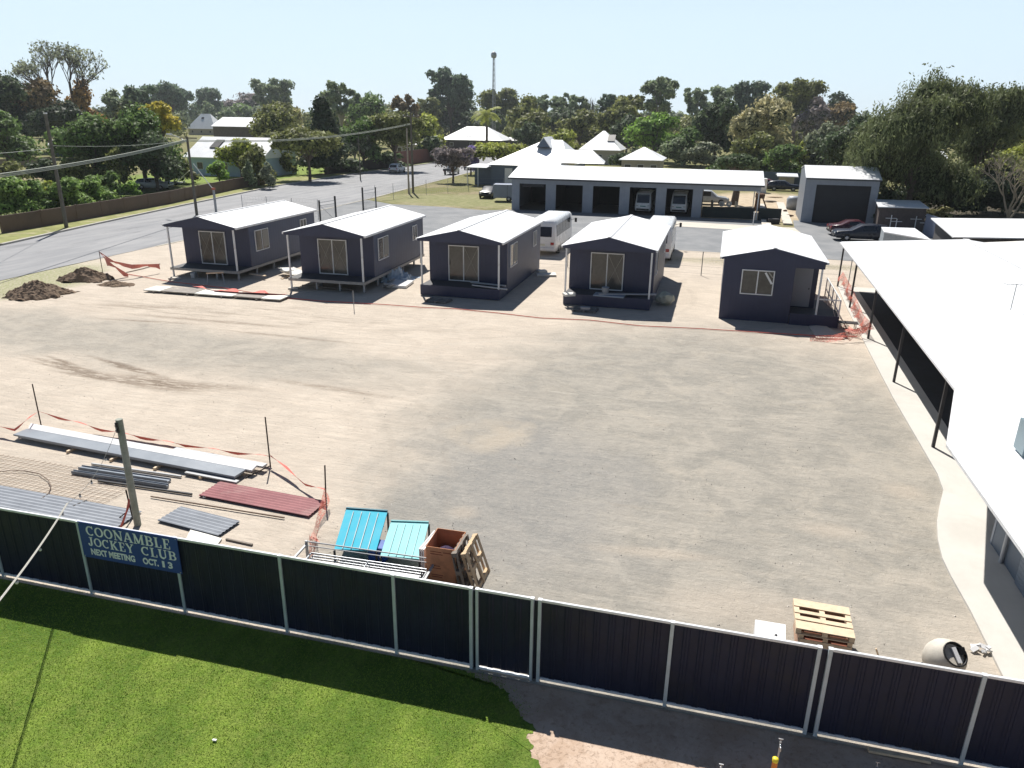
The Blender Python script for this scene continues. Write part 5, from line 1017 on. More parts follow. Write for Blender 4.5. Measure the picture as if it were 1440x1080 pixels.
def wgate(p, q, h, label):
    a = Vector((*p[:2],0)); b = Vector((*q[:2],0)); r = thing('steel_gate', label, 'gate', tuple(a), math.atan2(b.y-a.y,b.x-a.x), 'open mesh gates by the street'); L = (b-a).length
    MB().box(-.07,.07,-.07,.07,-.05,h+.4).build('gate_post', dark_steel, r); MB().box(L-.06,L+.06,-.06,.06,-.05,h+.2).build('gate_post', dark_steel, r)
    m = MB(); [m.tube((.1,0,z),(L-.1,0,z),.03,6) for z in (.15,h-.3,h)]; m.tube((.1,0,.15),(.1,0,h),.03,6); m.tube((L-.1,0,.15),(L-.1,0,h),.03,6); m.tube((.1,0,.15),(L-.1,0,h-.3),.02,6); m.build('gate_frame', galv_dull, r)
    m = MB()
    for i in range(14): m.tube((.1+(L-.2)*i/14,0,.15),(.1+(L-.2)*(i+1)/14,0,h-.3),.005,3,caps=False); m.tube((.1+(L-.2)*(i+1)/14,0,.15),(.1+(L-.2)*i/14,0,h-.3),.005,3,caps=False)
    m.build('mesh', wire, r)
wgate(G(473,312), G(451,316), 2.1, 'left mesh gate leaf with a heavy dark post beyond the second cabin'); wgate(G(511,296), G(529,292), 2.1, 'right mesh gate leaf standing open beyond the second cabin')
# things right: small roofs beyond the long building
def low_building(label, P, z, h, mat, wmat, name='outbuilding', slope=.25, over=.3, rmat=None, cat='outbuilding', group=None):
    c = Vector((sum(p[0] for p in P)/4, sum(p[1] for p in P)/4, 0)); r = thing(name, label, cat, tuple(c), 0, group); Q = [(p[0]-c.x, p[1]-c.y) for p in P]
    MB().slab([(Q[0][0],Q[0][1],z),(Q[1][0],Q[1][1],z),(Q[2][0],Q[2][1],z+slope),(Q[3][0],Q[3][1],z+slope)], .08).build('roof', rmat or mat, r)
    k = 1-over/3.5; MB().prism([(x*k,y*k) for x,y in Q], -.02, z-.081).build('wall', wmat, r); return r
low_building('flat white-roofed shed with a dark front wall at the right edge', [(16.48,58.2),(26,60.5),(26,70),(17.2,67.4)], 2.5, 0, white_roof, M('dark_brown_wall', (.075,.07,.07)))
low_building('small pale grey flat-roofed block just beyond the long building', [(12.6,60.9),(15.0,57.6),(15.3,63.8),(12.9,63.6)], 2.3, 0, M('pale_iron_roof', (.62,.64,.67)), M('light_grey_block', (.30,.33,.35)), slope=0.02, over=.05)
low_building('stained pale roof at the right edge close behind the white roof', [(15.4,43.5),(27,47),(27,58),(15.6,51.3)], 2.95, 0, M('stained_roof', (.66,.64,.60), .7, .1, .4, dirt=((.30,.28,.26), .6)), M('dark_brown_wall', (.075,.07,.07)), slope=.12)
low_building('old small shed with a dirty white roof under the big weeping tree', [(15.6,79.8),(20.2,80.3),(20.2,84.5),(16,84)], 2.3, 0, M('pale_iron_roof', (.62,.64,.67)), M('old_brick_dark', (.10,.08,.075), .8, .2, 3), slope=.3)
rng = random.Random(12); 
for i, (px, py, hh) in enumerate([(1250,326,1.6),(1258,327,1.3),(1272,325,1.8),(1285,326,1.5),(1292,325,1.9),(1299,328,1.2)]):
    m = MB(); b = at(px, py); m.tube(b, b+Vector((0,0,hh)), .04, 6); m.tube(b+Vector((-.5,0,hh*.8)), b+Vector((.5,.1,hh*.8)), .03, 6)
    m.build('pale_frame_post', white_paint, label=['pale post frame furthest left under the weeping tree','second pale post frame from the left under the weeping tree','third pale post frame, just right of the big trunk','fourth pale post frame from the left','tallest pale post frame near the right corner of the old shed','rightmost short pale post frame by the blue-grey wall'][i], cat='post frame', group='pale post frames under the weeping tree')
plain_fence(G(1298,330)[:2], G(1335,345)[:2], 1.9, M('trailer_blue_grey', (.20,.23,.31)), 'short blue-grey sheet fence beside the flat white roof')
# ================================================================ STREET FURNITURE
def vpole(px, py, top, r0, label, mat, name='power_pole', cat='power pole', arms=0, armw=2.0):
    x, y, _ = G(px, py); h = HZ(x, y, top); t = thing(name, label, cat, (x,y,0)); MB().tube((0,0,-.2),(0,0,h),r0,12,r0*.72).build('pole_shaft', mat, t)
    for k in range(arms):
        z = h-.5-.9*k; a = MB(); a.bar((-armw/2*.97,-armw/2*.26,z),(armw/2*.97,armw/2*.26,z),.12,.14); a.build('crossarm', timber_old, t)
        m = MB(); [m.lathe([(.05,0),(.06,.1),(.03,.16)],8,(s*armw/2*.9*.97,s*armw/2*.9*.26,z+.07)) for s in (-1,-.4,.4,1)]; m.build('insulators', white_paint, t)
    return t, Vector((x,y,h))
wood = M('grey_pole_timber', (.13,.12,.10), .9, .25, 4, bump=.3)
_, t1 = vpole(94,322,160,.17,'tall leaning-looking timber power pole on the far verge at the left of the photo',wood)
m = MB(); m.tube((0,0,t1.z-.02),(0,0,t1.z+.1),.15,10); m.build('pole_cap', white_paint, _)
p2_, t2 = vpole(277,303,192,.15,'timber power pole carrying the street lamp and the thick cables behind the leftmost cabin',wood)
m = MB(); a = Vector((0,0,t2.z-.6)); b = a+Vector((-2.6,.9,.75)); m.path([a,a.lerp(b,.5)+Vector((0,0,.12)),b],.04,6); ar = m.build('lamp_arm', galv, p2_); m = MB(); m.obox(b+Vector((-.2,.06,0)),(.7,.25,.14),rz=-.33); m.build('lamp_head', white_paint, ar)
m = MB(); m.bar((-.9,0,t2.z-.15),(.9,.3,t2.z-.15),.1,.12); m.build('crossarm', timber_old, p2_)
_, t3 = vpole(581,271,158,.17,'dark timber power pole on the near verge right beside the slim pale pole',wood,arms=1,armw=2.2)
vpole(575,272,180,.13,'pale slimmer pole standing just left of the dark timber power pole',M('pale_pole', (.34,.29,.24), .8, .15, 3),name='steel_pole',cat='pole')
_, t4 = vpole(507,253,192,.10,'thin dark pole by the street lawn beside the pale-trunked gum',wood)
t_ = thing('boom_post', 'short grey post with a long thin inclined rod beside the street lamp pole', 'post', G(304,298)); c = Vector(G(304,298)); MB().box(-.09,.09,-.09,.09,-.1,2.4).build('post', galv_dull, t_)
e = Vector(G(276,232,5.2))-c; dist = 1.0
m = MB(); m.tube((0,0,2.3),(-1.95,-.2,4.95),.04,6); m.build('inclined_rod', white_paint, t_); MB().box(-.14,.14,-.14,.14,2.3,2.5).build('rod_clamp', M('red_clamp', (.4,.10,.06)), t_)
def cable(p, q, sag, r, label, cat='cable', mat=None, k=1, sp=.12):
    m = MB()
    for j in range(k):
        o = Vector((0,0,-sp*j)); m.path([v+o for v in catenary(p,q,sag,24)], r, 5)
    return m.build('power_cable', mat or cab, label=label, cat=cat, group='overhead cables', fix=False)
cab = M('grey_cable', (.30,.33,.28), .6, .1, 3)
off = Vector(G(-210,268,6.2)); cable(t2-Vector((0,0,.25)), off, .45, .036, 'thick bundled cables sweeping from the street lamp pole to the left edge', k=3, sp=.09)
cable(t2-Vector((0,0,.3)), t3-Vector((0,0,1.4)), .8, .035, 'cables between the street lamp pole and the dark timber pole', k=2)
cable(t1-Vector((0,0,2.6)), t2+Vector((-.3,0,-.4)), .25, .02, 'thin single wire from the tall left pole to the street lamp pole')
cable(t1-Vector((0,0,2.8)), Vector(G(-120,222,7.5)), .1, .02, 'thin single wire from the tall left pole to the left edge')

# low brown fences and walls across the street
brown = M('brown_low_wall', (.125,.085,.065), .8, .12, .8, dirt=((.075,.055,.045), .5))
def pfence(pts, h, mat, label): 
    r = thing('boundary_wall', label, 'wall', (pts[0][0],pts[0][1],0)); o = Vector((*pts[0][:2],0))
    for a, b in zip(pts, pts[1:]):
        a = Vector((*a[:2],0))-o; b = Vector((*b[:2],0))-o; m = MB(); m.bar(a+Vector((0,0,h/2)), b+Vector((0,0,h/2)), .12, h+.02); m.build('wall_panel', mat, r)
        n = max(1,int((b-a).length/3.2))
        for i in range(n): q = a.lerp(b,i/n); MB().box(q.x-.09,q.x+.09,q.y-.09,q.y+.09,-.02,h+.06).build('pillar', mat, r)
    return r
pfence([G(5,330),G(110,312),G(176,300),G(240,288),G(330,268),G(384,258)], 1.55, brown, 'long low brown wall across the street in front of the hedges')
plain_fence(G(462,246)[:2], G(557,236)[:2], 1.9, M('dark_paling', (.045,.035,.03), .85, .2, 2), 'dark shaded paling fence behind the pale-trunked gum', name='paling_fence')
plain_fence(G(557,235.5)[:2], G(611,227)[:2], 3.0, M('red_brown_paling', (.15,.062,.048), .8, .15, 1), 'reddish-brown sheet fence on the corner beyond the white station wagon', name='paling_fence')
wire_fence([G(388,250)[:2],G(450,243)[:2],G(556,237)[:2]], 1.2, 'low wire fence along the shaded lawn under the street tree', 6, 3, False)
plain_fence(G(-30,238)[:2], G(72,232)[:2], 1.5, timber_old, 'old timber paddock fence at the left edge beyond the hedges', name='paling_fence')

# ================================================================ HOUSES
def house(label, cx, w, eave, ridge, ze, depth=9, kind='hip', wall=None, rmat=None, extra=None, name='house', ov=.5, cat='house', windows=3):
    x, y, _ = G(cx, eave, ze); d = proj((x,y,ze))[2]; W = w*d/FPX; top = HZ(x, y+depth/2, ridge); top = max(top, ze+.25)
    r = thing(name, label, cat, (x,y+ov,0), 0); wall = wall or M('cream_wall', (.42,.38,.32), .8, .08, .7); hw = W/2; m = MB(); y0 = -ov; y1 = depth+ov
    ins = min(hw*.95, (y1-y0)/2) if kind == 'hip' else 0.001
    A = [(-hw,y0,ze),(hw,y0,ze),(hw,y1,ze),(-hw,y1,ze)]; ym = (y0+y1)/2; B = [(-hw+ins,ym,top),(hw-ins,ym,top)]
    if kind == 'front':   # gable facing the street camera
        B = [(0,y0,top),(0,y1,top)]; m.add(A+B,[(0,4,5,3),(1,2,5,4),(0,1,4),(2,3,5),(0,3,2,1)])
    else: m.add(A+B,[(0,1,5,4),(2,3,4,5),(1,2,5),(3,0,4),(0,3,2,1)])
    rf = m.build('roof', rmat or far_roof, r); MB().box(-hw+ov,hw-ov,0,depth,-.1,ze-.01).build('wall', wall, r)
    MB().box(-hw-.05,hw+.05,y0-.12,y0-.001,ze-.14,ze+.02).build('gutter', white_paint, r)
    n = windows
    for i in range(n):
        xx = -hw+ov+(W-2*ov)*(i+.5)/n; o = MB().box(xx-.6,xx+.6,-.06,-.001,1.0,2.2).build('window', white_paint, r); MB().box(xx-.53,xx+.53,-.075,-.061,1.07,2.13).build('pane', glass_dk, o)
    if extra: extra(r, rf, hw, ze, top, y0, y1)
    return r
bluew = M('pale_blue_wall', (.36,.46,.62), .7, .08, .8); browd = M('old_brown_boards', (.14,.12,.10), .85, .25, 1.5)
def sky_(dx, t=.5, s=(1.0,1.2), mat=None, nm='skylight'):
    def f(r, rf, hw, ze, top, y0, y1):
        z = ze+(top-ze)*t; y = y0+(y1-y0)/2*t; sl = math.atan2(top-ze, (y1-y0)/2); MB().obox((hw*dx,y,z+.08),(s[0],s[1],.2),rx=sl).build(nm, mat or plastic_black, rf)
    return f
def h1x(r, rf, hw, ze, top, y0, y1):
    sky_(-.42,.62,(1.6,2.6))(r, rf, hw, ze, top, y0, y1); m = MB(); m.lathe([(.01,0),(.35,.1),(.4,.2)],12,(-hw*.1,y0+1.4,ze+.9)); m.build('satellite_dish', galv_dull, rf)
house('long white-roofed house with pale blue walls behind the street lamp pole', 312, 128, 222, 193, 3.0, 11, 'x', bluew, far_roof, h1x)
house('weathered brown-walled building with a white skillion roof above the white-roofed house', 330, 78, 178, 165, 6.0, 14, 'x', browd, windows=0)
house('small steep white hip-roofed house beyond the golden tree', 282, 46, 181, 160, 3.0, 10, 'hip', None, None, sky_(-.1,.7,(1.3,1)))
house('little white-roofed house peeping above the steep hip-roofed one', 274, 30, 164, 154.5, 5.5, 9, 'x')
house('teal garden shed with a white roof behind the left power pole', 80, 36, 204, 193, 2.6, 5, 'x', M('dark_teal_wall', (.035,.075,.08), .7, .1, 1), windows=0, name='garden_shed', cat='shed')
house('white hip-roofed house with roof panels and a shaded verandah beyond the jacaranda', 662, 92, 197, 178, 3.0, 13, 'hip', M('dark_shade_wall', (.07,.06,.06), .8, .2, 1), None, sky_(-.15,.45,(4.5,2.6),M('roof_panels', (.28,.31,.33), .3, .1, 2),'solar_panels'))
house('long white roof strip just behind the hip-roofed house near the palm', 690, 62, 181.5, 175, 3.2, 8, 'x')
house('tiny white-roofed carport left of the blue-grey hall', 720, 14, 197.5, 193, 2.6, 5, 'x', plastic_black, windows=0, name='carport', cat='carport')
house('white roof glimpsed through the olive gums by the dark timber pole', 572, 42, 203, 185, 3.0, 10, 'hip')
house('pyramid-roofed white house with a dark dormer behind the vehicle shed', 843, 60, 211, 184, 3.2, 11, 'hip', None, None, sky_(.45,.6,(1.7,2.4)))
house('low white-roofed house with a verandah right of the pyramid-roofed house', 901, 62, 225, 207, 3.0, 10, 'hip')
house('small white roof far off among the trees above the yellow-green dome tree', 778, 26, 179.5, 171.5, 3.2, 9, 'x')
house('low white shed roof just above the blue-grey back fence', 1108, 28, 248, 244, 1.7, 3, 'x', windows=0, name='garden_shed', cat='shed')
house('white roof glimpsed through the right side of the big weeping tree', 1314, 38, 223, 212, 3.0, 9, 'x')
house('grey roofed house at the right edge high among the trees', 1436, 34, 193, 178, 4.5, 9, 'x', None, M('dark_grey_tiles', (.15,.15,.18), .7, .15, 2))
house('pale roof far behind the orange-leaved tree at the left', 163, 22, 166, 158.5, 4.0, 8, 'x')
# the blue-grey hall behind the shed
hx, hy, _ = G(722,262); zE = HZ(hx, hy, 232); d0 = proj((hx,hy,3))[2]; r = thing('hall', 'blue-grey hall with a large white hipped roof and a front gablet behind the vehicle shed', 'hall', (hx,hy,0)); kpx = d0/FPX
xl, xr = -38*kpx, 80*kpx; dep = 17; gx0 = 33*kpx; zr1 = HZ(hx, hy+dep/2, 196); m = MB(); A = [(xl,-.5,zE),(xr,-.5,zE),(xr,dep+.5,zE),(xl,dep+.5,zE)]; B = [(gx0-.6,dep/2,zr1),(gx0+2.2,dep/2,zr1)]
m.add(A+B,[(0,1,5,4),(2,3,4,5),(1,2,5),(3,0,4),(0,3,2,1)]); rf = m.build('roof', white_roof, r); MB().box(xl+.5,xr-.5,0,dep,-.1,zE-.01).build('wall', slate, r)
gx = 33*kpx; zg = HZ(hx+gx, hy+4.5, 193.5); m = MB(); gw = 10*kpx; zb = HZ(hx+gx, hy+4.5, 207); m.add([(gx-gw,4.5,zb),(gx+gw,4.5,zb),(gx,4.5,zg),(gx-gw,dep/2+2,zb),(gx+gw,dep/2+2,zb),(gx,dep/2+2,zg)],[(0,1,2),(3,5,4),(0,3,4,1)]); m.build('gablet_front', slate, rf)
m = MB(); 
for s in (-1,1): m.slab([(gx+s*gw*1.05,4.4,zb-.02),(gx,4.4,zg+.08),(gx,dep/2+2.2,zg+.08),(gx+s*gw*1.05,dep/2+2.2,zb-.02)][::s], .12)
m.build('gablet_roof', far_roof, rf); m = MB(); xx = 80*kpx; zs = HZ(hx+xx, hy, 229); m.add([(xx-14*kpx,-.4,zs),(xx+48*kpx,-.4,zs),(xx+40*kpx,7,zs),(xx-14*kpx,7,zs),(xx-14*kpx,3.5,HZ(hx+xx,hy+3.5,211)),(xx+26*kpx,3.5,HZ(hx+xx,hy+3.5,211))],[(0,1,5,4),(1,2,5),(2,3,4,5),(0,4,3),(0,3,2,1)]); m.build('side_roof', white_roof, r)
MB().box(-1.4,-.2,-.06,-.001,.1,zE-.5).build('door', white_paint, r); MB().box(xl-2.6,xl+.49,1.5,1.6,-.1,2.7).build('lean_to_wall', slate, r)
m = MB(); m.slab([(xl-2.8,-2.2,2.8),(xl+.45,-2.2,2.8),(xl+.45,2,3.1),(xl-2.8,2,3.1)],.08); m.build('lean_to_roof', far_roof, r); m = MB(); [m.box(x,x+.1,-2.1,-2.0,-.1,2.71) for x in (xl-2.7,xl-1.0)]; m.build('lean_to_post', white_paint, r)

# communications tower
tx, ty, _ = G(694,199.5); th = HZ(tx, ty, 72); tw = thing('lattice_tower', 'tall slim lattice communications tower with a round head above the trees', 'tower', (tx,ty,0)); m = MB(); b0, b1 = 1.0, .45; N = 16
for s in range(3):
    a = 2.1*s; p = lambda k, j: Vector((math.cos(2*math.pi*j/3)*(b0+(b1-b0)*k/N), math.sin(2*math.pi*j/3)*(b0+(b1-b0)*k/N), th*.95*k/N))
    m.tube(p(0,s), p(N,s), .11, 5)
    for k in range(N): m.tube(p(k,s), p(k+1,(s+1)%3), .05, 4, caps=False); m.tube(p(k,(s+1)%3), p(k+1,s), .05, 4, caps=False); m.tube(p(k,s), p(k,(s+1)%3), .04, 4, caps=False)
m.build('lattice_mast', galv_dull, tw); m = MB(); m.lathe([(.01,th*.925),(1.0,th*.93),(1.25,th*.95),(1.2,th*.975),(.7,th*.99),(.01,th)],12); m.build('antenna_head', galv_dull, tw)
# yard things behind the brown wall
ot = thing('old_trailer', 'old farm trailer frame with a pale tilted board behind the brown wall', 'trailer', G(243,262), .2); MB().box(-1.6,1.6,-.8,.8,.5,.6).build('bed', galv_dull, ot); MB().bar((.5,0,.6),(2.6,.3,2.2),.5,.06).build('tilted_board', ply, ot)
m = MB(); [m.tube((x,y,.6),(x,y,1.5),.03,5) for x in (-1.5,0,1.5) for y in (-.75,.75)]; [m.tube((-1.5,y,1.5),(1.5,y,1.5),.03,5) for y in (-.75,.75)]; m.build('rail_frame', white_paint, ot)
for y in (-.85,.85): wheel(ot, 0, y, .35)
car('sedan', 'dark blue-grey car in the shade behind the left hedges', G(104,250), .1, paint('dusty_blue', (.06,.08,.13)))
car('wagon', 'small pale car with dark windows behind the brown wall left of the old trailer', G(218,266), .15, paint('silver_paint', (.42,.44,.46)))
# ================================================================ TREES
NR = np.random.default_rng(77)
def quads_mesh(name, V, mat):
    n = len(V); me = bpy.data.meshes.new(name); me.vertices.add(n*4); me.vertices.foreach_set('co', V.reshape(-1).astype(np.float32)); me.loops.add(n*4); me.loops.foreach_set('vertex_index', np.arange(n*4, dtype=np.int32))
    me.polygons.add(n); me.polygons.foreach_set('loop_start', np.arange(0, n*4, 4, dtype=np.int32)); me.polygons.foreach_set('loop_total', np.full(n, 4, dtype=np.int32)); me.update(); me.materials.append(mat); return me
def unit(a): return a/np.maximum(1e-9, np.linalg.norm(a, axis=1, keepdims=True))
def leaves(P, Nn, size, asp=1.7, droop=0.0):
    n = len(P); Nn = unit(Nn); a = NR.normal(size=(n,3)); a[:,2] -= droop*2.5; a = unit(a-Nn*np.sum(a*Nn,1,keepdims=True)); b = np.cross(Nn, a); s = size*NR.uniform(.55,1.35,(n,1)); w = s/asp
    return np.stack([P-a*s, P+b*w*.9-a*s*.15, P+a*s, P-b*w*.9+a*s*.1], 1)
def lobe_pts(c, r, n, vol=.22):
    d = unit(NR.normal(size=(n,3))); d[:,2] = np.where(d[:,2] < -.55, -d[:,2], d[:,2]); ph = NR.uniform(0,6,3); bump = 1+.13*np.sin(d[:,0]*7+ph[0])+.12*np.sin(d[:,1]*8+ph[1])+.12*np.sin(d[:,2]*7+ph[2])
    rad = np.where(NR.random(n) < vol, NR.uniform(.35,.85,n), 1-np.abs(NR.normal(0,.16,n))+.05)*bump
    P = c+d*rad[:,None]*r; N = d/np.array(r); N = unit(N)*.75+NR.normal(size=(n,3))*.42+np.array([0,0,.18]); return P, N
def tree(label, cx, base, top, w, kind='round', mat=None, loc=None, group=None, name=None, cat=None, dens=1.0, lobes=None, lowf=None, bark_=None, hwx=1.0):
    x, y, _ = loc if loc else G(cx, base); d = proj((x,y,3))[2]; H = HZ(x, y, top); W = 1.12*w*d/FPX; r = thing(name or {'round':'broadleaf_tree','gum':'gum_tree','weep':'weeping_tree','bush':'shrub','pine':'conifer_tree','flat':'broadleaf_tree'}[kind], label, cat or ('shrub' if kind == 'bush' else 'tree'), (x,y,0), 0, group)
    lf = lowf if lowf is not None else {'round':.08,'gum':.34,'weep':.12,'bush':0.0,'pine':.08,'flat':.42}[kind]
    z0 = H*lf; rz = (H-z0)/2; C = np.array([0,0,z0+rz]); rx = W/2; ry = min(W/2, max(rz*1.1, W*.35)); mat = mat or F['green']; px = max(1.0, w*(base-top)*.5)
    size = min(1.15, max(.09, d/FPX*(2.7 if kind != 'weep' else 2.3))); n = int(min(24000, max(900, px*(1.45 if kind != 'gum' else 1.3)*dens))); Ls = []
    K = lobes or {'round':13,'gum':24,'weep':14,'bush':10,'pine':10,'flat':13}[kind]
    airy = kind == 'gum' and ('airy' in label or 'tall' in label or 'slender' in label); K = int(K*1.35) if airy else K
    for k in range(K):
        if kind == 'gum':
            a = 2.4*k+NR.uniform(0,.8); q = .62*math.sqrt((k+.4)/K); c = C+np.array([rx*q*1.12*math.cos(a), ry*q*math.sin(a), rz*NR.uniform(-.65,.62)*(1-.3*q)]); s = NR.uniform(.15,.29)*(.68 if airy else 1); rr = np.array([rx*s*1.15, ry*s*1.15, min(rz*.34, rx*s*.95)])
        elif kind == 'pine':
            f = k/(K-1); c = C+np.array([rx*.25*NR.normal()*(1-f), ry*.2*NR.normal()*(1-f), rz*(-.8+1.6*f)]); rr = np.array([rx, ry, rz])*np.array([.78*(1-f*.62), .78*(1-f*.62), .26])
        elif kind == 'flat':
            a = 2.4*k; q = .68*math.sqrt((k+.3)/K); c = C+np.array([rx*q*math.cos(a), ry*q*math.sin(a), rz*(.15-.45*q+NR.uniform(-.12,.15))]); s = NR.uniform(.34,.44); rr = np.array([rx*s, ry*s, rz*.62])
        else:
            a = 2.4*k+NR.uniform(-.3,.3); q = .60*math.sqrt((k+.2)/K); zf = (1-2*((k*.618)%1))*.62; c = C+np.array([rx*q*math.cos(a), ry*q*math.sin(a), rz*zf*(1-(.2 if kind != 'weep' else .0)*q)]); s = NR.uniform(.27,.46)*(1-(.22 if kind != 'weep' else .05)*max(0,zf)); rr = np.array([rx*s, ry*s, rz*s*1.02])
        Ls.append((c, rr))
    vols = np.array([l[1][0]*l[1][2] for l in Ls]); vols /= vols.sum(); Q = []
    for (c, rr), v in zip(Ls, vols):
        P, N = lobe_pts(c, rr, max(40, int(n*v)), .6 if kind == 'gum' else .25)
        if kind == 'weep':
            N = N*np.array([1,1,.5]); 
            for s in range(3): P2 = P.copy(); P2[:,2] -= s*size*1.5; P2 += NR.normal(0, size*.3, P2.shape); k_ = NR.random(len(P)) < (1, .8, .55)[s]; Q.append(leaves(P2[k_], N[k_]+NR.normal(0,.2,(k_.sum(),3)), size*1.15, 3.0, 1.0))
        else: Q.append(leaves(P, N, size, 1.6 if kind != 'gum' else 2.0, .35 if kind == 'gum' else .1))
        nt = max(8, int(n*v*.13)); dd = unit(NR.normal(size=(nt,3))); P = c+dd*rr*NR.uniform(1.0,1.38,(nt,1)); Q.append(leaves(P, NR.normal(size=(nt,3)), size*.9))
    V = np.concatenate(Q); V[:,:,2] = np.maximum(V[:,:,2], .02); me = quads_mesh('crown', V, mat); o = bpy.data.objects.new('crown', me); COL.objects.link(o); o.parent = r
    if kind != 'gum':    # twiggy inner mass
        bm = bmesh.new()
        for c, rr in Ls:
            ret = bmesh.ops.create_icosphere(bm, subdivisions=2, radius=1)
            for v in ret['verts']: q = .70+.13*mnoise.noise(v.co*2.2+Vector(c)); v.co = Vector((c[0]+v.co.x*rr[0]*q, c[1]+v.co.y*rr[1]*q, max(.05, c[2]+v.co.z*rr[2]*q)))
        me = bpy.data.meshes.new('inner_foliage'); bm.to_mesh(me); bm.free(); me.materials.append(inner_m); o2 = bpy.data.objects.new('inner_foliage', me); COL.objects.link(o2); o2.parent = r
    if kind != 'bush':
        tr_ = min(.75, H*.028+.04)*hwx; fork = Vector((0,0,max(z0*.85, H*.2))); m = MB(); m.path([Vector((0,0,-.15)), Vector((tr_*.3,0,fork.z*.5)), fork], tr_, 8, tr_*.75)
        for c, rr in Ls[:10]:
            c = Vector(c); mid = fork.lerp(c,.5)+Vector((0,0,(c.z-fork.z)*.12)); m.tube(fork, mid, tr_*.5, 6, tr_*.3, caps=False); m.tube(mid, c+Vector((0,0,rr[2]*.3)), tr_*.3, 5, tr_*.08, caps=False)
        m.build('trunk', bark_ or bark, r)
    return r
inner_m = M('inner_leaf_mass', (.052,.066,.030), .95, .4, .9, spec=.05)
F = dict(green=foliage('leaf_green', (0.138,0.213,0.063)), dark=foliage('leaf_dark', (0.086,0.121,0.057)), vdark=foliage('leaf_very_dark', (0.057,0.081,0.044)), bright=foliage('leaf_bright', (0.204,0.335,0.062)), olive=foliage('leaf_olive', (0.204,0.221,0.075)),
  yellowg=foliage('leaf_yellow_green', (0.335,0.370,0.078)), gold=foliage('leaf_gold', (0.506,0.437,0.081)), brown=foliage('leaf_brown', (0.230,0.172,0.086)), orange=foliage('leaf_orange', (0.345,0.218,0.075)), grey=foliage('leaf_grey_green', (0.239,0.292,0.168)),
  teal=foliage('leaf_teal', (0.138,0.190,0.121)), cream=foliage('leaf_cream', (0.391,0.380,0.196), (.46,.42,.24)), purple=foliage('leaf_purple', (0.353,0.282,0.529)), mauve=foliage('leaf_mauve_brown', (0.253,0.218,0.213)), sage=foliage('leaf_sage', (0.265,0.292,0.194)), hedge=foliage('leaf_hedge', (0.231,0.339,0.095)), straw=foliage('leaf_straw', (0.442,0.423,0.212)))
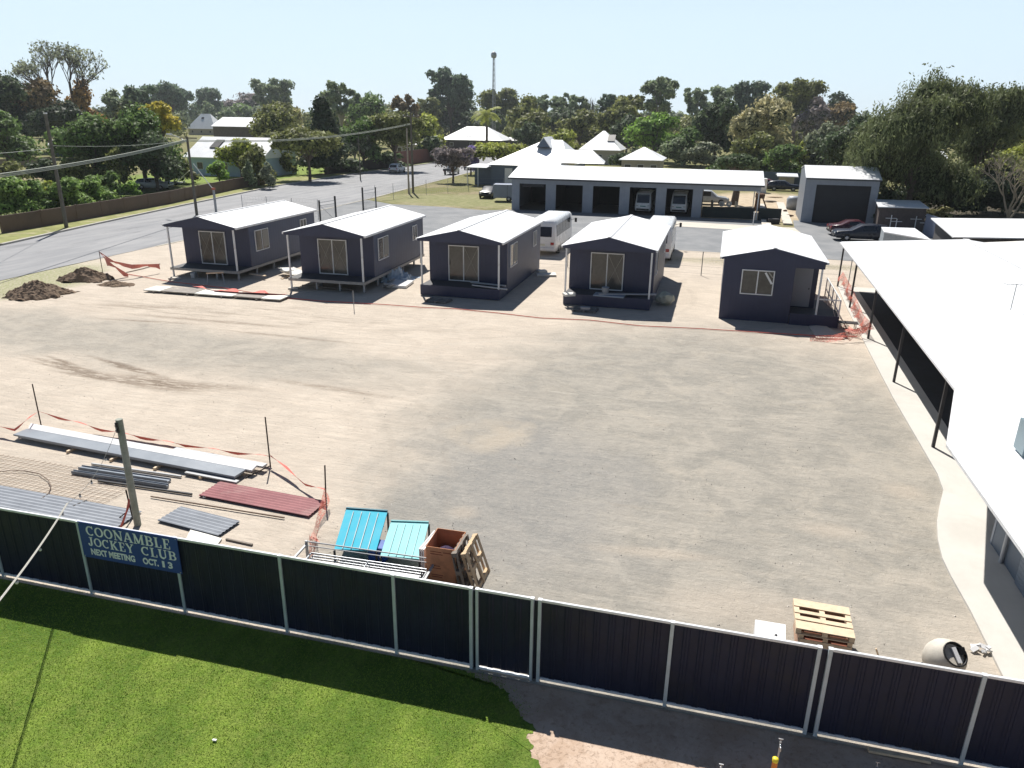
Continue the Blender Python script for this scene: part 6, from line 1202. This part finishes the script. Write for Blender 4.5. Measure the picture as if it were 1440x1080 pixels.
for t in [
 # left block
 ('huge dark broadleaf tree filling the left edge of the skyline',15,216,101,125,'round','dark',1.3),
 ('dull brownish tree right of the huge dark one at the left',72,214,106,96,'round','brown',1.2),
 ('orange-leaved tree at the right end of the left skyline group',128,212,112,52,'round','orange',1.2),
 ('deep shaded evergreen under the orange-leaved tree',100,222,140,100,'round','vdark',1),
 ('mid-green tree in front of the huge dark one at the left edge',14,240,158,90,'round','green',1.2),
 ('large leafy green tree behind the left hedges',140,264,160,105,'round','green',1.3),
 ('broad green tree between the large leafy one and the golden tree',206,264,147,104,'round','green',1.3),
 ('dark leafy tree in the shade just left of the street lamp pole',222,268,185,80,'round','dark',1),
 ('dull olive shrub below the large leafy green tree',120,268,213,70,'bush','olive',1),
 ('slim pale-stemmed tree in front of the shade behind the brown wall',170,270,205,26,'round','olive',1),
 ('low rounded green shrub behind the brown wall left of the pale car',186,276,256,30,'bush','bright',1),
 ('dark-skirted tree with a yellow-green top in the white-roofed house garden',340,250,193,66,'round','yellowg',1.1),
 ('small bright green tree in front of the pale blue wall',309,258,224,30,'round','bright',1.1),
 ('olive shrub at the right end of the white-roofed house',364,262,204,46,'bush','olive',1.1),
 ('pointed grey-green shrub at the end of the brown wall',378,266,228,22,'bush','sage',1.1),
 ('grey-green shrub just left of the pointed one by the brown wall',352,266,226,20,'bush','grey',1.1),
 ('round-headed street tree on the near lawn, its trunk in full view',436,255,177,92,'flat','olive',1.4),
 ('dome-shaped olive tree above the round-headed street tree',396,226,149,80,'round','olive',1.2),
 ('near-black conifer with bristly branches beside the round-headed street tree',459,246,138,66,'pine','vdark',1.3),
 ('green tree right of the near-black conifer',512,240,160,62,'round','green',1.1),
 ('spreading yellow-olive gum with pale limbs behind the street lawn',556,240,152,92,'gum','olive',1.6),
 ('open grey gum with a leaning pale trunk beside the thin dark pole',500,240,178,50,'gum','sage',1.4),
 ('two-tone bush, pale green above and dark below, on the street corner',602,226,160,52,'round','yellowg',1.2),
 ('dark evergreen shrub below the two-tone bush',604,228,190,44,'bush','dark',1),
 ('shrub in the shade at the foot of the spreading yellow-olive gum',545,238,212,60,'bush','dark',1),
 ('low mottled shrub along the dark paling fence',490,244,222,60,'bush','dark',1),
 ('half-bare jacaranda with mauve-brown twigs beside the caged ute',637,257,204,60,'gum','mauve',1.3),
 ('small jacaranda in purple bloom right of the half-bare one',662,246,203,26,'round','purple',1.2),
 ('flat-topped yellow-green tree left of the blue-grey hall',700,246,199,84,'flat','yellowg',1.3),
 # skyline left to right
 ('first grey-green gum right of the left skyline group',182,206,118,62,'gum','grey',1.5),('dark gum with a forked top beside it',208,206,111,46,'gum','teal',1.5),('broad dark gum above the golden tree',246,187,112,70,'gum','teal',1.8),
 ('rounded dark gum above the steep hip-roofed house',298,184,119,42,'gum','teal',1.7),('low olive tree at the foot of the skyline left of the golden tree',190,206,138,80,'round','olive',1),
 ('hazy purple-grey winter-bare tree on the skyline',352,182,130,92,'round','mauve',1),('rounded bright green tree above the brown-walled building',338,183,143,84,'round','green',1.1),
 ('wide airy grey gum standing alone against the sky, left of centre',389,190,105,68,'gum','grey',1.8),('olive tree directly below the wide airy grey gum',395,212,140,72,'round','olive',1.1),('thin straw-green tree left of the near-black conifer',415,210,148,46,'round','straw',1),
 ('airy gum with separate tufts above the near-black conifer',482,206,104,58,'gum','grey',1.7),('smaller airy gum right of the tufted one',516,206,120,42,'gum','grey',1.6),('dark rounded tree on the skyline right of the airy gums',524,208,132,60,'round','green',1),
 ('brownish gum left of the tallest skyline gum',574,208,124,46,'gum','brown',1.6),('straggly brown-green gum just left of the tallest skyline gum',604,198,130,40,'gum','olive',1.5),
 ('tallest gum on the skyline, heavy crowned, left of the tower',634,197,85,72,'gum','teal',2.4),('dark mass of evergreen under the tallest skyline gum',640,196,132,90,'round','dark',1.1),
 ('olive gum in front of the foot of the tower',702,197,119,60,'gum','olive',1.8),('dull tree right of the tower foot',738,210,134,54,'round','olive',1),
 ('slender gum first right of the tower on the skyline',757,204,123,38,'gum','grey',1.7),('second slender gum right of the tower',792,204,123,44,'gum','grey',1.8),('third slender gum right of the tower',815,204,127,26,'gum','grey',1.6),
 ('compact dark gum left of the tall pale-limbed gum',852,206,121,32,'gum','teal',1.7),('olive mass on the skyline under the slender gums',782,206,150,110,'round','dark',1),
 ('tall pale-limbed gum right of centre on the skyline',922,210,95,56,'gum','grey',2.2),('green shoulder tree left of the tall pale-limbed gum',884,208,124,46,'gum','olive',1.7),
 ('greyish gum right of the tall pale-limbed gum',976,206,112,44,'gum','grey',1.7),('next grey gum along the right skyline',1006,206,114,36,'gum','grey',1.6),('dense-headed teal gum above the cream-flowered tree',1046,206,107,60,'gum','teal',2),
 ('olive gum with a peaked crown right of the cream-flowered tree',1112,214,104,72,'gum','olive',2),('bare-looking mauve tree below the peaked gum',1138,216,138,52,'round','mauve',1),('rusty-brown tree left of the big weeping tree',1172,214,140,56,'round','brown',1.1),
 ('dark low tree behind the rusty-brown one on the skyline',1166,208,132,60,'round','vdark',1),
 # mid ground
 ('palm-side olive tree behind the white hip-roofed house',752,214,152,60,'round','olive',1.1),('dark olive tree above the far small white roof',742,216,172,50,'round','dark',1),
 ('yellow-green dome-shaped tree behind the hall roof',790,224,180,54,'round','yellowg',1.3),('little rounded bush between the hall roof and the pyramid-roofed house',836,228,201,28,'bush','olive',1.2),
 ('bushy olive tree left of the pyramid-roofed house',815,214,152,64,'round','olive',1.1),('dark-headed olive tree above the pyramid-roofed house',868,216,140,66,'round','olive',1.2),('dense dark tree right above the pyramid roof',880,218,160,50,'round','dark',1.1),
 ('vivid green spreading tree behind the vehicle shed roof',920,228,154,88,'round','bright',1.3),('softer green tree right of the vivid green one',962,232,178,60,'round','green',1.1),
 ('grey-green bush low behind the vehicle shed roof',985,236,199,62,'bush','sage',1.2),('second grey-green bush left of it behind the shed roof',948,234,190,40,'bush','grey',1.1),
 ('tall dense dark green tree left of the cream-flowered one',1003,232,134,68,'round','dark',1.4),('large tree covered in cream flowers behind the right end of the shed',1066,238,132,92,'round','cream',1.5),
 ('dull green tree at the foot of the cream-flowered tree',1058,244,182,66,'round','olive',1.2),('low bright shrub behind the right end of the vehicle shed roof',1066,244,212,40,'bush','green',1),
 ('yellow-green shrub behind the blue-grey back fence',1124,248,196,40,'round','yellowg',1.1),('green bush low behind the blue-grey back fence',1098,250,202,56,'bush','green',1.1),
 ('dark tree with a grey flowering top left of the grey storage shed',1149,250,168,42,'round','sage',1.3),('dark shrub directly behind the left edge of the grey storage shed',1150,250,198,30,'bush','vdark',1),
 ('drooping green tree directly behind the grey storage shed',1190,262,158,86,'round','dark',1.4),
 ('bushy mid-green tree at the right edge behind the weeping tree',1398,262,150,110,'round','olive',1.4),('dark brownish tree on the skyline at the right edge',1416,216,122,84,'gum','brown',2),('deep green mass behind the right side of the weeping tree',1350,250,130,110,'round','dark',1.3),
 ('yellowish-green tree at the right edge above the white roofs',1428,292,182,66,'round','yellowg',1.3),('dark green hedge-like mass low at the right edge',1390,304,236,120,'bush','vdark',1.2),
 ('dark understorey shrub right of the weeping tree trunk',1330,304,250,110,'bush','vdark',1.1),('small yellow-flowered shrub above the flat white roof',1320,308,290,36,'bush','straw',1.2),('olive shrub at the foot of the small bare tree',1420,350,326,50,'bush','olive',1.2),
 ('dark shrub between the grey storage shed and the weeping tree',1240,318,290,30,'bush','vdark',1),
]:
    lab, cx, b, tp, w, kd, mt, dn = t; tree(lab, cx, b, tp, w, kd, F[mt], dens=dn, bark_=bark_pale if mt in ('grey','sage') else None)
for t in [('leafy green shrub filling the yard left of the white-roofed house',262,258,222,40,'bush','olive'),('tall dark shrub below the golden tree',238,256,212,44,'bush','dark'),('tangled green shrub behind the hedge left of the pale car',160,276,240,44,'bush','green'),
 ('dense shrub behind the left power pole below the teal shed',64,262,222,50,'bush','dark'),('low leafy shrub under the large leafy green tree',100,262,226,52,'bush','green'),('broad shrub at the left edge in front of the paddock fence',18,254,226,60,'bush','olive'),
 ('grey-green shrub by the trunk of the round-headed street tree',402,246,214,36,'bush','olive'),('dark shrub behind the round-headed street tree',470,240,208,50,'bush','vdark'),('spreading olive tree above the right end of the white-roofed house',382,236,182,52,'round','olive'),
 ('green tree right of the hedge-like mass at the right edge',1436,300,200,60,'bush','green'),('shady shrub right behind the old small shed',1262,300,262,80,'bush','vdark'),('dark shrub low between the storage shed and the huge weeping tree',1236,312,262,40,'bush','dark'),
 ('leafy shrub behind the silver four-wheel drive',1010,262,226,50,'bush','green'),('dark shrub directly behind the vehicle shed ridge',890,244,208,70,'bush','dark')]:
    tree(t[0], t[1], t[2], t[3], t[4], t[5], F[t[6]])
# hedges behind the brown wall
for i, (cx, b, tp, w, mt, lab) in enumerate([(-20,306,248,80,'bright','bright hedge shrub at the very left edge'),(22,306,247,84,'bright','pale-tipped hedge shrub second from the left edge'),(54,303,249,56,'green','darker hedge shrub just left of the tall power pole'),(74,298,256,40,'yellowg','thin yellowish hedge shrub touching the tall power pole'),(104,300,247,66,'bright','bright hedge shrub just right of the tall power pole'),(134,295,245,66,'bright','last tall hedge shrub at the right end of the hedge'),(150,292,262,26,'green','small green hedge shrub tucked at the right end of the hedge')]):
    tree(lab, cx, b, tp, w*1.1, 'bush', F['hedge'] if mt == 'bright' else F[mt], group='hedge shrubs behind the brown wall', name='hedge_shrub', dens=1.6)
tree('golden-topped tree beside the steep white hip-roofed house', 236, 258, 141, 52, 'round', F['gold'], lowf=.62, dens=1.6)
# the big weeping tree
tree('huge weeping tree with a dark trunk rising right of the grey storage shed', 1284, 314, 99, 182, 'weep', foliage('leaf_weeping', (.135,.16,.07)), loc=G(1272,313), dens=.95, lobes=22, lowf=.06, hwx=.8)
tree('left drooping arm tree of the weeping group behind the grey storage shed roof', 1208, 290, 176, 66, 'weep', foliage('leaf_weeping', (.135,.16,.07)), dens=.9, lobes=9, lowf=.12)
tree('right hand weeping tree lower than the huge one', 1368, 296, 118, 90, 'weep', foliage('leaf_weeping', (.135,.16,.07)), dens=.9, lobes=9, lowf=.1)
# bare trees
def bare_tree(label, cx, base, top, w, mat, leafy=None, seed=1, loc=None, depth_=6, spread=1.0, trunk=.4):
    x, y, _ = loc or G(cx, base); d = proj((x,y,3))[2]; H = HZ(x, y, top); W = w*d/FPX; r = thing('bare_tree', label, 'tree', (x,y,0)); rng = random.Random(seed); m = MB(); tips = []
    def grow(p, dr, L, rad, n):
        q = p+dr*L*.5+Vector((rng.uniform(-.06,.06),rng.uniform(-.06,.06),.02))*L; e = q+(dr+Vector((rng.uniform(-.2,.2),rng.uniform(-.2,.2),.08))).normalized()*L*.5
        m.tube(p,q,rad,5 if n < 4 else 4,rad*.85,caps=False); m.tube(q,e,rad*.85,5 if n < 4 else 4,rad*.66,caps=False)
        if n >= depth_: tips.append(e); return
        for k in range(3 if n > 0 else 4):
            a = rng.uniform(0,6.28); t = rng.uniform(.35,.75)*spread; nd = (dr+Vector((math.cos(a)*t, math.sin(a)*t, rng.uniform(-.05,.22)))).normalized(); grow(e if k else q.lerp(e,.7), nd, L*rng.uniform(.62,.80), rad*.62, n+1)
    grow(Vector((0,0,-.2)), Vector((.04,0,1)), 1.0, .06, 0)
    xs = [v[0] for v in m.v]; zs = [v[2] for v in m.v]; kx = W/(max(xs)-min(xs)); kz = H/max(zs); m.v = [(v[0]*kx, v[1]*kx, v[2]*kz) for v in m.v]; mm_ = m.build('branches', mat, r, fix=False)
    if leafy:
        T = np.array([(t.x*kx, t.y*kx, t.z*kz) for t in tips]); n = len(T); k = 2; P = np.repeat(T, k, 0)+NR.normal(0, W*.018, (n*k,3)); me = quads_mesh('sparse_leaves', leaves(P, NR.normal(size=P.shape), d/FPX*1.9, 1.6), leafy); o = bpy.data.objects.new('sparse_leaves', me); COL.objects.link(o); o.parent = r
    return r
bare_tree('tall nearly leafless tree towering over the left skyline group', 97, 212, 57, 104, M('grey_twig', (.10,.085,.075), .9, .2, 2), F['sage'], 5, spread=.85)
bare_tree('small pale bare tree with drooping boughs near the right edge', 1412, 338, 214, 110, M('pale_twig', (.30,.26,.20), .9, .2, 3), F['olive'], 9, depth_=5, spread=1.1)
bare_tree('thin leafless tree poking over the cream-flowered tree', 828, 206, 136, 26, M('grey_twig', (.10,.085,.075)), None, 15, depth_=4)
# tree trunk seen through the carport
tree('stout-trunked tree seen through the open carport', 1032, 288, 214, 60, 'flat', F['dark'], lowf=.62, hwx=2.2, dens=.6)
# palm
def palm(label, cx, base, top, w):
    x, y, _ = G(cx, base); d = proj((x,y,3))[2]; H = HZ(x, y, top+8); W = w*d/FPX; r = thing('palm_tree', label, 'palm tree', (x,y,0)); m = MB(); m.path([Vector((0,0,-.1)),Vector((.15,0,H*.5)),Vector((0,0,H*.88))],W*.045,8,W*.035); m.build('trunk', bark, r); rng = random.Random(2); C = Vector((0,0,H*.88))
    for i in range(26):
        a = i*2.4; el = rng.uniform(-.2,1.15); m = MB(); L = W*.52*rng.uniform(.85,1.1); prev = C.copy(); dr = Vector((math.cos(a)*math.cos(el), math.sin(a)*math.cos(el), math.sin(el))); pts = [C]
        for k in range(7): dr = (dr+Vector((0,0,-.22))).normalized(); pts.append(pts[-1]+dr*L/7)
        for k in range(1,8):
            t = (pts[k]-pts[k-1]).normalized(); s = t.cross(Vector((0,0,1))).normalized(); ln = L*.26*math.sin(math.pi*(k+.5)/9)
            for q in (-1,1):
                for f in (0,.33,.66): b = pts[k-1].lerp(pts[k],f); e = b+s*q*ln+t*ln*.5-Vector((0,0,ln*.45)); wv = t*L*.022; m.add([b-wv,b+wv,e],[(0,1,2)])
        m.path(pts, L*.012, 4, L*.004); m.build('frond', F['yellowg'], r, fix=False)
palm('feathery palm standing in front of the white hip-roofed house', 684, 216, 145, 46)
# distant woodland closing the horizon
def woodland(name, label, x0, x1, base, hmin, hmax, n, mat, size, seed, jit, skip=()):
    rg = np.random.default_rng(seed); Q = []
    cols = np.linspace(x0, x1, int(abs(x1-x0)/13)); per = int(n/len(cols))
    for cx in cols:
        if any(a < cx < b for a, b in skip): continue
        b = base(cx)+rg.uniform(-jit, jit*.5); x, y, _ = G(cx+rg.uniform(-5,5), b); h = rg.uniform(hmin, hmax); rr = np.array([rg.uniform(3.5,6.5), rg.uniform(3,6), h*.5]); P, N = lobe_pts(np.array([x,y,h*.5]), rr, per, .1); Q.append(leaves(P, N, size, 1.5))
    V = np.concatenate(Q); V[:,:,2] = np.maximum(V[:,:,2], .0); o = bpy.data.objects.new(name, quads_mesh(name, V, mat)); COL.objects.link(o); tag(o, label, 'trees', None, 'stuff')
hzn = lambda cx: 157.5+cx*(17.3/1440)
woodland('far_woodland', 'far belt of woodland along the horizon', -150, 1590, lambda c: hzn(c)+24, 10, 18, 60000, F['grey'], 1.1, 1, 4)
woodland('town_trees', 'scattered mass of garden trees between the far houses', -150, 1590, lambda c: hzn(c)+38, 6, 12.5, 60000, F['olive'], .72, 2, 5, ((246,366),(612,712),(760,798)))
woodland('town_shrubs', 'low dark mass of garden shrubs among the houses', -120, 1590, lambda c: hzn(c)+32, 7, 13, 46000, F['dark'], .85, 3, 3, ((250,362),(762,796)))

# thin dusty air
HAZE = .00015
if HAZE:
    hm = bpy.data.materials.new('haze_air'); hm.use_nodes = True; ht = hm.node_tree; ht.nodes.clear(); ho = ht.nodes.new('ShaderNodeOutputMaterial'); hv = ht.nodes.new('ShaderNodeVolumePrincipled'); hv.inputs['Color'].default_value = (.86,.93,1,1); hv.inputs['Density'].default_value = HAZE; hv.inputs['Anisotropy'].default_value = .3
    ht.links.new(hv.outputs[0], ho.inputs['Volume']); MB().box(-2700,2700,-2700,2700,-1.2,62).build('haze', hm, kind='stuff', label='thin pale dusty air that softens the far trees', cat='haze')

# ================================================================ LIGHT, SKY, CAMERA
w = bpy.data.worlds.new('World'); scene.world = w; w.use_nodes = True; nt = w.node_tree; bg = nt.nodes['Background']; sky = nt.nodes.new('ShaderNodeTexSky'); sky.sky_type = 'NISHITA'; sky.sun_disc = False
EL = 54; AZ = math.atan2(-.457, .889); sky.sun_elevation = R(EL); sky.sun_rotation = AZ; sky.altitude = 180; sky.air_density = 1.0; sky.dust_density = 0.25; sky.ozone_density = 1.0
tn = nt.nodes.new('ShaderNodeMix'); tn.data_type = 'RGBA'; tn.blend_type = 'MULTIPLY'; tn.inputs[0].default_value = 1; tn.blend_type = 'MIX'; tn.inputs[0].default_value = .42; tn.inputs[7].default_value = (11.8,14.4,16.4,1); nt.links.new(sky.outputs[0], tn.inputs[6]); tc = nt.nodes.new('ShaderNodeTexCoord'); sx = nt.nodes.new('ShaderNodeSeparateXYZ'); nt.links.new(tc.outputs['Generated'], sx.inputs[0])
def wmath(op, a, b):
    n = nt.nodes.new('ShaderNodeMath'); n.operation = op
    for i, v in enumerate((a, b)):
        if hasattr(v, 'links'): nt.links.new(v, n.inputs[i])
        else: n.inputs[i].default_value = v
    return n.outputs[0]
def wramp(v, a, b, c, d):
    n = nt.nodes.new('ShaderNodeMapRange'); n.interpolation_type = 'SMOOTHSTEP'; nt.links.new(v, n.inputs[0])
    for i, q in enumerate((a, b, c, d)): n.inputs[i+1].default_value = q
    return n.outputs[0]
low = wramp(sx.outputs[2], .10, .34, 1, 0); toward = wramp(wmath('ADD', wmath('MULTIPLY', sx.outputs[0], -.457), wmath('MULTIPLY', sx.outputs[1], .889)), -.9, .45, .18, 1)
nt.links.new(wmath('MULTIPLY', wmath('MULTIPLY', low, toward), .82), tn.inputs[0]); nt.links.new(tn.outputs[2], bg.inputs[0]); bg.inputs[1].default_value = SKYS
sl = bpy.data.lights.new('sun', 'SUN'); sl.energy = SUN; sl.angle = R(.53); sl.color = (1,.955,.89); so = bpy.data.objects.new('sun', sl); COL.objects.link(so)
dv = Vector((-.457*math.cos(R(EL)), .889*math.cos(R(EL)), math.sin(R(EL)))).normalized(); so.rotation_euler = dv.to_track_quat('Z','Y').to_euler(); so.location = (0,0,60)
cam = bpy.data.cameras.new('camera'); co = bpy.data.objects.new('camera', cam); COL.objects.link(co); cam.sensor_width = 36; cam.lens = FPX/1440*36; cam.clip_end = 9000; cam.clip_start = .1
def cdir(v): a = np.array(v, float)@_r; b = np.array(v, float)@_f; return Vector((a*CA-b*SA, a*SA+b*CA, np.array(v, float)@_u))
X_, Y_, Z_ = cdir((1,0,0)), cdir((0,-1,0)), cdir((0,0,-1)); co.matrix_world = Matrix(((X_.x,Y_.x,Z_.x,0),(X_.y,Y_.y,Z_.y,0),(X_.z,Y_.z,Z_.z,CAMH),(0,0,0,1))); scene.camera = co
vs = scene.view_settings; vs.view_transform = 'Standard'; vs.look = 'None'; vs.gamma = 1; vs.exposure = EXPO; vs.use_curve_mapping = False
